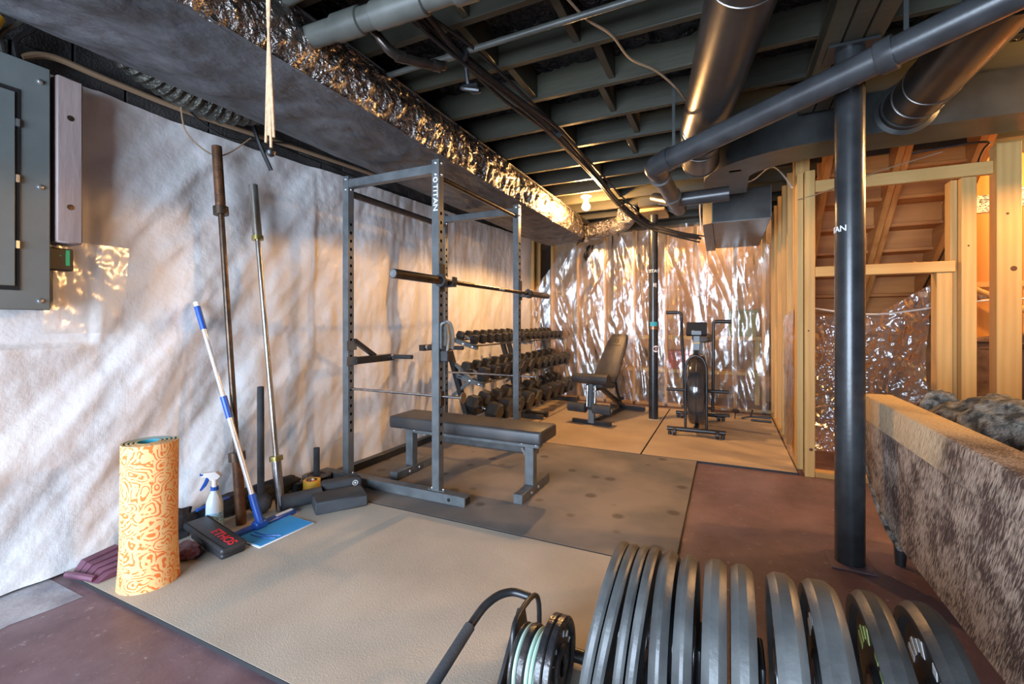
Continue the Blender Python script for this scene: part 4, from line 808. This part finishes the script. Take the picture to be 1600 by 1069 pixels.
# ================================================================== LEFT WALL ITEMS
ep = thing('breaker_panel', 'grey-green electrical breaker panel on the wall at photo edge', 'electrical panel', (-2.6, .5, 1.158))
MB().bx(-2.635, -2.535, .19, .858, 1.165, 2.15).build('box', 'panelgrey', ep); MB().bx(-2.537, -2.528, .18, .866, 1.158, 2.156, .003).build('cover', 'panelgrey', ep)
MB().bx(-2.528, -2.524, .30, .775, 1.235, 2.03).build('door_frame', 'hole', ep); dr = MB().bx(-2.5275, -2.519, .31, .762, 1.25, 2.015, .003).build('door', 'panelgrey', ep)
for z in (1.40, 1.66, 1.88): MB().bx(-2.524, -2.517, .763, .773, z, z+.03).build('hinge', 'bolt', dr)
for y, z in ((.835,1.195), (.835,1.66), (.835,2.09)): bolt((-2.528,y,z), (1,0,0), ep, .009)
wb = thing('wall_board', 'mauve painted timber board fixed upright beside the breaker panel', 'board', (-2.59, .93, 1.44))
MB().bx(-2.655, -2.53, .885, .972, 1.445, 2.15, .006).build('board', 'pinkboard', wb)
for z, w in ((1.98,.02), (1.60,.024)): MB().lathe([(.004,0),(.012,.001),(.004,.002)], (-2.53,.93,z), (1,0,0), 12).build('nail_dent', 'rust_dark', wb)
MB().bx(-2.66,-2.63,.866,.889,1.16,2.17).build('back_batten', 'hole', wb)
gb = thing('small_control_box', 'small black control box with green label below the mauve board', 'control box', (-2.60, .90, 1.33))
MB().bx(-2.65,-2.56,.872,.952,1.33,1.425,.004).build('case', 'black_plastic', gb); MB().bx(-2.56,-2.558,.925,.938,1.352,1.418).build('label', 'green', gb); MB().bx(-2.56,-2.558,.905,.911,1.39,1.396).build('indicator', 'green', gb)
MB().bx(-2.65,-2.60,.872,.90,1.17,1.33,.003).build('lower_case', 'black_plastic', gb)
def lean(name, label, p0, p1, sections, cat='barbell'):
    p0 = Vector(p0); p1 = Vector(p1); t = thing(name, label, cat, p0); d = (p1-p0).normalized()
    for nm, a, b, r, mat in sections: MB().tube(p0+d*a, p0+d*b, r, None, 20).build(nm, mat, t)
    return t, p0, d
lean('barbell', 'rusty dark barbell leaning upright against the white sheeting', (-2.37,1.575,.018), (-2.585,1.575,2.10),
     (('sleeve',0,.34,.0255,'rust'), ('collar',.34,.385,.042,'rust_dark'), ('shaft',.385,1.70,.0155,'rust_dark'), ('collar',1.70,1.745,.038,'rust_dark'), ('sleeve',1.745,2.09,.0255,'rust')))
lean('barbell', 'chrome barbell with brass collars leaning against the white sheeting', (-2.34,1.79,.018), (-2.59,1.795,1.94),
     (('sleeve',0,.285,.0255,'chrome'), ('collar',.285,.312,.036,'brass'), ('shaft',.312,1.60,.0145,'worn_chrome'), ('collar',1.60,1.625,.032,'brass'), ('sleeve',1.625,1.94,.0255,'worn_chrome')))
t, p0, d = lean('steel_mace', 'black steel mace standing ball-down against the white sheeting', (-2.40,1.71,.075), (-2.60,1.85,.715), (('shaft',0,.68,.019,'foam_black'), ('grip',.40,.68,.0195,'foam_black')), 'mace')
MB().lathe([(.0,-.058),(.03,-.05),(.052,-.028),(.058,0),(.052,.028),(.03,.05),(.0,.058)], p0, (0,0,1), 24, False).build('ball', 'foam_black', t)
t, p0, d = lean('floor_squeegee', 'blue and white telescopic floor squeegee leaning on the wall', (-2.215,1.575,.05), (-2.60,1.475,1.215),
     (('lower_grip',.0,.16,.019,'blue'), ('pole',.14,.62,.0125,'aluminium'), ('lock_collar',.58,.70,.0165,'blue'), ('upper_pole',.68,1.10,.0105,'aluminium'), ('upper_grip',1.08,1.21,.0155,'blue'), ('hang_tip',1.20,1.235,.013,'whitep')), 'squeegee')
MB().box((-2.225,1.58,.045), (.05,.07,.04), None, .008).build('swivel', 'blue', t)
MB().box((-2.245,1.625,.028), (.05,.36,.022), None, .006).build('head', 'blue', t); MB().box((-2.245,1.74,.041), (.02,.10,.004)).build('head_strip', 'whitep', t)
pdg = thing('cleaning_pad', 'bright blue striped cleaning pad with white edge on the tan mat', 'pad', (-2.12, 1.60, .016))
pr_ = Matrix.Rotation(R(-3), 3, 'Z'); MB().box((-2.125,1.60,.020), (.205,.31,.006), pr_, .002).build('border', 'whitep', pdg); MB().box((-2.125,1.60,.0235), (.190,.295,.003), pr_).build('fabric_face', 'pad', pdg)
for k, dd in enumerate((.035, .06)): MB().path([(-2.215+.02, 1.47+dd, .0255), (-2.12,1.46+dd+.012,.0255), (-2.045,1.49+dd*1.3,.0255)], .003, 5, 5).build('stripe', 'blue', pdg)
# yoga mat
ym = thing('yoga_mat', 'rolled orange patterned yoga mat standing on end', 'yoga mat', (-2.195, 1.06, .016))
def spiral(t, z, off): 
    a = 2*math.pi*4.3*t+R(340); fl = 1+.10*max(0, 1-z/.25)**2*(1 if t > .75 else .4); r = (.034+.064*t)*fl+off
    return Vector((-2.195+r*math.cos(a)-.012*(1-z/.6), 1.06+r*math.sin(a), .016+z))
NS = 220; zs = [0,.05,.12,.2,.35,.5,.592]
for nm, off, mt in (('printed_face', .0045, 'yoga'), ('inner_face', -.0035, 'teal')):
    MB().grid(lambda u, v: spiral(u, v*.592, off), NS, 10).build(nm, mt, ym, True, 180)
MB().grid(lambda u, v: spiral(u, .592, -.0035+v*.008), NS, 1).grid(lambda u, v: spiral(1, u*.592, -.0035+v*.008), 10, 1).build('cut_edge', 'cream_edge', ym)
# spray bottle
sb = thing('spray_bottle', 'cloudy spray bottle with white and blue trigger head', 'spray bottle', (-2.43, 1.47, .016))
sbx, sby = -2.43, 1.47
MB().lathe([(.036,0),(.040,.006),(.040,.12),(.038,.15),(.026,.185),(.016,.205),(.016,.215)], (sbx,sby,.016), (0,0,1), 28).build('bottle', 'bottle', sb)
MB().lathe([(.0403,.03),(.0403,.10)], (sbx,sby,.016), (0,0,1), 28, False).build('label', 'label_blue', sb)
MB().lathe([(.019,0),(.019,.018)], (sbx,sby,.228), (0,0,1), 18).build('cap', 'blue', sb); MB().lathe([(.013,0),(.013,.04)], (sbx,sby,.244), (0,0,1), 14).build('neck', 'whitep', sb)
MB().prism([(-.055,.045),(-.05,.062),(.012,.060),(.035,.035),(.015,.012),(-.012,.02),(-.02,.035)], lambda a, b: (sbx+a*.55, sby+a*.83-.011, .262+b), lambda a, b: (sbx+a*.55-.012, sby+a*.83+.011, .262+b)).build('head', 'whitep', sb)
MB().prism([(-.03,.04),(-.016,.035),(-.035,-.01),(-.055,-.03),(-.060,-.024),(-.042,.01)], lambda a, b: (sbx+a*.55-.002, sby+a*.83-.006, .262+b), lambda a, b: (sbx+a*.55-.010, sby+a*.83+.006, .262+b)).build('trigger', 'blue', sb)
MB().lathe([(.008,0),(.008,.014)], (sbx-.028,sby-.042,.316), (-.55,-.83,0), 10).build('nozzle', 'blue', sb)
# heap behind the bottle and black weight strap
def lump(c, d, f, amp, nu=28, nv=16):
    def g(u, v):
        a = u*2*math.pi; b = (v-.5)*math.pi; p = Vector((math.cos(a)*math.cos(b), math.sin(a)*math.cos(b), math.sin(b)))
        k = 1+amp*fbm(p.x*f+c[0]*3, p.y*f+c[1]*3, p.z*f, 4); q_ = Vector((p.x*d[0], p.y*d[1], p.z*d[2]))*k+Vector(c); q_.z = max(q_.z, .017); return q_
    return MB().grid(g, nu, nv)
tag(lump((-2.53,1.30,.085), (.06,.13,.08), 2.5, .35).build('crumpled_bag', 'fabric_black'), 'crumpled black bag between the orange roll and spray bottle', 'bag')
tag(lump((-2.55,1.74,.075), (.055,.36,.06), 2.0, .2, 40, 16).build('fabric_roll', 'fabric_black'), 'long black rolled fabric lying along the foot of the white sheeting', 'bag')
tag(MB().path([(-2.50,1.42,.125),(-2.51,1.52,.13),(-2.515,1.60,.128)], .009, 8, 4).build('handle_tube', 'blue'), 'short blue tube lying on the black fabric roll', 'tube')
es = thing('weight_strap', 'padded black leather strap with red lettering on the tan mat', 'weight strap', (-2.25, 1.32, .016))
ed = Vector((.98,-.10,-.10)).normalized(); en = Vector((-ed.y, ed.x, 0)).normalized(); eu = ed.cross(en); eu = eu if eu.z > 0 else -eu
eo = Vector((-2.25,1.36,.076)); eT = Matrix((ed, en, eu)).transposed()
MB().box(eo, (.38,.12,.035), eT, .016, 3).build('pad', 'leather', es)
for s in (-.048, .048): MB().box(eo+en*s+eu*.0178, (.36,.004,.002), eT).build('stitching', 'hole', es)
MB().box(eo+Vector((.02,.005,-.034)), (.30,.115,.035), eT, .016, 3).build('lower_fold', 'leather', es)
text('ETHOS', .058, 'red_print', es, 'lettering', lambda x, y, z: eo+ed*(.085+x)+en*y+eu*(.0185+z))
# maroon folded vinyl
pb = thing('vinyl_bag', 'folded maroon vinyl bag behind the orange yoga mat', 'bag', (-2.45, 1.05, .016))
for k in range(5):
    MB().prism([(0,0),(.17,0),(.16,.07-.012*k),(.04,.055-.008*k)], lambda a, b: (-2.54+.035*k, .93+a+.005*k, .018+b), lambda a, b: (-2.54+.035*k+.032, .935+a+.005*k, .018+b*.92)).build('pleat', 'purple', pb)
MB().path([(-2.545,.925,.03),(-2.48,.935,.035),(-2.40,.96,.028)], .014, 8, 5).build('folded_rim', 'purple', pb)
lump((-2.27,1.24,.045), (.07,.06,.035), 2.2, .25).build('crumpled_end', 'purple', pb)
# foam block and roller
fk = Matrix.Rotation(R(55.6), 3, 'Z'); fo = Vector((-2.085,1.99,.052))
tag(MB().box(fo, (.29,.19,.07), fk, .008).build('foam_block', 'foam_black'), 'thick charcoal foam block lying beside the rack foot', 'foam block')
fp = thing('foam_pad', 'charcoal foam pad with round white logo behind the foam block', 'foam block', fo+Vector((-.12,.13,-.036)))
fpc = fo+Vector((-.12,.13,.018)); MB().box(fpc, (.24,.09,.10), fk, .022, 3).build('pad', 'foam_black', fp)
fn_ = fk @ Vector((0,-1,0)); fn_ = fn_ if fn_.x > 0 else -fn_
bc = fpc+fn_*.0452+fk @ Vector((.075,0,0))+Vector((0,0,.022))
MB().lathe([(.013,0),(.013,.001),(.017,.001),(.017,0)], bc, fn_, 18, False).build('badge_ring', 'white_print', fp); MB().lathe([(.006,0),(.006,.001)], bc, fn_, 12).build('badge_dot', 'white_print', fp)
tag(MB().tube((-2.33,1.79,.062), (-2.235,1.985,.062), .043, None, 24).build('foam_roller', 'foam_black'), 'short charcoal foam roller left of the foam block', 'foam roller')
lp = thing('loading_pin', 'upright black loading pin with a small plate near the rack', 'loading pin', (-2.505, 2.19, .016))
MB().lathe([(.10,0),(.10,.02),(.095,.024)], (-2.505,2.19,.016), (0,0,1), 28).build('base', 'rubber', lp); MB().lathe([(.026,.06),(.085,.055),(.092,.06),(.092,.078),(.06,.082),(.05,.074),(.026,.076)], (-2.505,2.19,.0), (0,0,1), 32, False).build('plate', 'iron', lp)
MB().tube((-2.505,2.19,.03), (-2.505,2.19,.26), .02, None, 18).build('pin', 'foam_black', lp)
tr = thing('tape_roll', 'yellow roll of tape stuffed with bits near the loading pin', 'tape roll', (-2.40, 2.06, .016))
MB().lathe([(.036,0),(.052,0),(.052,.085),(.036,.085)], (-2.40,2.06,.016), (0,0,1), 28, False).build('roll', 'tape', tr)
MB().add([(-2.36,2.02,.02),(-2.31,2.03,.018),(-2.27,2.08,.018),(-2.30,2.10,.03),(-2.36,2.07,.04)], [[0,1,2,3,4]]).build('loose_end', 'tape', tr)
for k in range(7): MB().box((-2.40+.018*math.cos(k*2.1),2.06+.018*math.sin(k*2.1),.088+.004*(k%3)), (.02,.012,.02), Matrix.Rotation(k, 3, (1,.6,.3)), .003).build('wrapped_bit', ('red_print','whitep','purple')[k%3], tr)
tag(MB().add([(-2.52,2.0,.017),(-2.45,2.0,.017),(-2.45,2.06,.017),(-2.52,2.06,.017),(-2.505,2.01,.075),(-2.465,2.01,.075),(-2.465,2.05,.075),(-2.505,2.05,.075)], [[3,2,1,0],[4,5,6,7],[0,1,5,4],[1,2,6,5],[2,3,7,6],[3,0,4,7]]).build('rubber_wedge', 'rubber'), 'small black rubber wedge left of the yellow tape roll', 'wedge')

# ================================================================== SOFA
so = thing('sofa', 'sofa upholstered in brindled cowhide with its back to the camera', 'sofa', (1.0, 1.7, 0))
def outline(z0, z1):
    P = [(.55, z0), (2.30, z0)]
    for k in range(1, 9): a = R(90*k/9); P.append((2.30+.50*math.sin(a), z0+.34*(1-math.cos(a))))
    P += [(2.81, .56), (2.81, z1), (.55, z1)]; return P
BK = outline(.20, .628)
m = MB().prism(BK, lambda a, b: (.625+.05*max(0,(.4-b)), a, b), lambda a, b: (.735, a, b)); m.build('back_panel', 'hide', so, True, 30)
MB().box((.68,1.675,.69), (.125,2.27,.125), None, .010, 2).build('top_band', 'hide_top', so)
MB().path([(.632,y,z) for y, z in BK[1:11]], .012, 8).build('piping', 'fur', so)
MB().bx(.737, 1.62, .55, 2.74, .20, .36, .02, 2).build('seat_base', 'hide', so)
for y0, y1 in ((.58,1.64), (1.66,2.72)): MB().bx(.76, 1.60, y0, y1, .36, .52, .05, 3).build('seat_cushion', 'fur', so)
MB().bx(.737, 1.62, 2.745, 2.87, .20, .58, .02, 2).build('arm', 'hide', so)
for x, y in ((.72,2.62), (1.5,2.62), (.72,.7), (1.5,.7)): MB().lathe([(.02,0),(.032,.20)], (x,y,0), (0,0,1), 14).build('leg', 'rubber', so)
def fur(c, d, f, amp, name, label): return tag(lump(c, d, f, amp, 60, 36).build(name, 'fur'), label, 'throw')
fur((.98,2.42,.67), (.18,.30,.15), 1.6, .22, 'fur_throw', 'mottled grey faux-fur throw bunched at the far end of the sofa')
fur((1.08,1.86,.68), (.26,.30,.17), 1.4, .16, 'fur_cushion', 'plump grey faux-fur cushion nearest the camera on the sofa')
fur((.87,2.66,.73), (.07,.08,.07), 2.5, .2, 'fur_cushion', 'small rolled grey fur bundle at the far corner of the sofa')
ar = thing('armchair', 'brown upholstered armchair half hidden behind the studs', 'armchair', (2.1, 4.55, 0))
MB().bx(1.60, 3.0, 4.35, 4.48, .1, .93, .03, 2).build('backrest', 'brown_uph', ar); MB().bx(1.60, 3.0, 4.48, 4.98, .1, .5, .03, 2).build('seat', 'brown_uph', ar); MB().bx(1.58, 1.72, 4.34, 4.98, .1, .68, .03, 2).build('arm', 'brown_uph', ar)
for x in (1.66, 2.9):
    for y in (4.42, 4.9): MB().bx(x-.03,x+.03,y-.03,y+.03,0,.1).build('leg', 'rubber', ar)
tag(lump((2.0,4.42,.96), (.40,.10,.07), 2, .3, 50, 20).build('blanket', 'brown_uph'), 'dark brown blanket over the armchair behind the studs', 'blanket')

# ================================================================== PLATES AND TOASTER RACK
PYc, PR, PZ = 1.25, .225, .260
tr_ = thing('plate_rack', 'black tubular floor rack holding a row of weight plates', 'plate rack', (.0, PYc, 0))
for y in (PYc-.13, PYc+.13): MB().tube((-.60,y,.050), (.60,y,.050), .020, None, 16).build('base_tube', 'rack_dark', tr_)
for x in (-.58, .58): MB().tube((x,PYc-.13,.050), (x,PYc+.13,.050), .020, None, 16).build('end_tube', 'rack_dark', tr_)
for x in (-.58, .58):
    for y in (PYc-.16, PYc+.16): MB().lathe([(.02,-.012),(.042,-.012),(.042,.012),(.02,.012)], (x,y,.042), (0,1,0), 20).build('wheel', 'rubber', tr_)
for x in (-.335, -.205, -.145, -.0585, .076, .2, .29, .395):
    pass
for x in (-.345, -.2045, -.1625 , -.059, .077, .250, .345):
    h_ = .30 if x > -.3 else .20
    MB().path([(x,PYc-.06,.065),(x,PYc-.06,h_-.03),(x,PYc-.04,h_),(x,PYc+.04,h_),(x,PYc+.06,h_-.03),(x,PYc+.06,.065)], .007, 10, 4).build('divider', 'rack_dark', tr_)
MB().path([(-.545,PYc-.10,.07),(-.545,PYc-.10,.20),(-.55,PYc-.06,.245),(-.55,PYc+.06,.245),(-.545,PYc+.10,.20),(-.545,PYc+.10,.07)], .008, 10, 4).build('divider', 'rack_dark', tr_)
MB().prism([(-.13,.07),(.10,.07),(.06,.20),(.02,.22)], lambda a, b: (-.585, PYc+a, b), lambda a, b: (-.575, PYc+a, b)).build('gusset_plate', 'rack_dark', tr_)
bolt((-.586,PYc+.0,.15), (-1,0,0), tr_, .011)
hdl = [(-.56,PYc+.06,.24),(-.62,PYc+.05,.245),(-.665,PYc+.0,.235),(-.69,PYc-.09,.20),(-.71,PYc-.42,.10)]
MB().path(hdl, .0125, 14, 8).build('handle', 'rack_dark', tr_); MB().tube(hdl[3], hdl[4], .0165, None, 16).build('foam_grip', 'foam_black', tr_)
plates = [(-.278,-.251,0,9), (-.249,-.222,0,9), (-.219,-.194,0,5), (-.191,-.165,0,5), (-.160,-.117,1,0), (-.110,-.067,1,0), (-.050,.003,1,0), (.009,.062,1,0), (.092,.152,1,-2), (.168,.234,1,-3), (.268,.325,2,-6), (.362,.422,2,-7)]
names = ('thin black bumper plate', 'thin black bumper plate', 'thin scuffed bumper plate', 'thin scuffed bumper plate', 'grey-black bumper plate', 'grey-black bumper plate', 'wide grey bumper plate', 'wide grey bumper plate with a scuffed rim', 'thick bumper plate', 'thick bumper plate', 'thick glossy bumper plate', 'thick bumper plate')
for k, (xa, xb, kind, lean_) in enumerate(plates):
    w = xb-xa; xc = (xa+xb)/2; a = R(lean_)
    t = thing('bumper_plate', f'{names[k]}, {ORD[k]} from the left among the large plates', 'weight plate', (xc-PR*math.sin(a), PYc, PZ), 'large bumper plates in the floor rack'); t.rotation_euler = (0, a, 0)
    ch = .005 if kind == 0 else .012; r = PR-.001*(k % 3); h = w/2-.001
    off = wl(t); 
    MB().lathe([(.026,-h*.75),(.07,-h*.75),(.08,-h*.5),(r*.80,-h*.5),(r*.86,-h*.92),(r-ch,-h),(r-ch*.2,-h+ch),(r,-h+ch*1.4),(r,h-ch*1.4),(r-ch*.2,h-ch),(r-ch,h),(r*.86,h*.92),(r*.80,h*.5),(.08,h*.5),(.07,h*.75),(.026,h*.75),(.026,-h*.75)], off, (1,0,0), 72, False).build('disc', 'bumper_dark' if kind == 2 else 'bumper', t, True, 25)
    MB().lathe([(.026,-h*.8),(.055,-h*.8),(.055,h*.8),(.026,h*.8)], off, (1,0,0), 36, False).build('hub_insert', 'insert', t)
    if kind:
        for j in range(9):
            if j == 4: continue
            an = R(-62+j*15); ce = (off.x-h*.5-.001, off.y+.135*math.sin(an), off.z+.135*math.cos(an))
            MB().box(ce, (.0015, .020, .034 if j % 3 else .026), Matrix.Rotation(-an, 3, 'X')).build('marking', 'lime' if k == 10 else 'white_print', t)
small = [(-.404,.020,.115,'iron'), (-.426,.020,.115,'iron'), (-.443,.009,.092,'mint'), (-.455,.009,.092,'mint'), (-.467,.010,.092,'mint'), (-.484,.020,.094,'iron'), (-.501,.010,.092,'mint'), (-.514,.010,.092,'iron')]
sn = ('rightmost black iron plate with raised rim in the small stack', 'black iron plate, second from right in the small stack', 'thin pale-green-edged plate, third from right in the small stack', 'thin pale-green-edged plate, fourth from right in the small stack', 'thin pale-green-edged plate, fifth from right in the small stack', 'mottled black iron plate between the pale green plates', 'pale-green-edged plate, second from left in the small stack', 'thin black plate at the left end of the small stack')
for k, (x, w, r, mt) in enumerate(small):
    zc = .072+r; t = thing('small_weight_plate', sn[k], 'weight plate', (x, PYc-.10, zc), 'small plates in the floor rack'); off = wl(t); h = w/2
    MB().lathe([(.026,-h),(.046,-h),(.05,-h*.3),(r*.80,-h*.3),(r*.86,-h),(r-.004,-h),(r,-h+.003),(r,h-.003),(r-.004,h),(r*.86,h),(r*.80,h*.3),(.05,h*.3),(.046,h),(.026,h),(.026,-h)], off, (1,0,0), 56, False).build('disc', mt, t, True, 25)
    if k == 0:
        for j, ch_ in enumerate('10 LBS'):
            if ch_ == ' ': continue
            an = R(60-j*26+0); text(ch_, .022, 'white_print', t, 'marking', lambda x_, y_, z_, an=an: (off.x+h*.3+.001+z_, off.y+(.072+y_)*math.sin(-an)*-1*-1+x_*math.cos(an), off.z+(.072+y_)*math.cos(an)+x_*math.sin(an)))
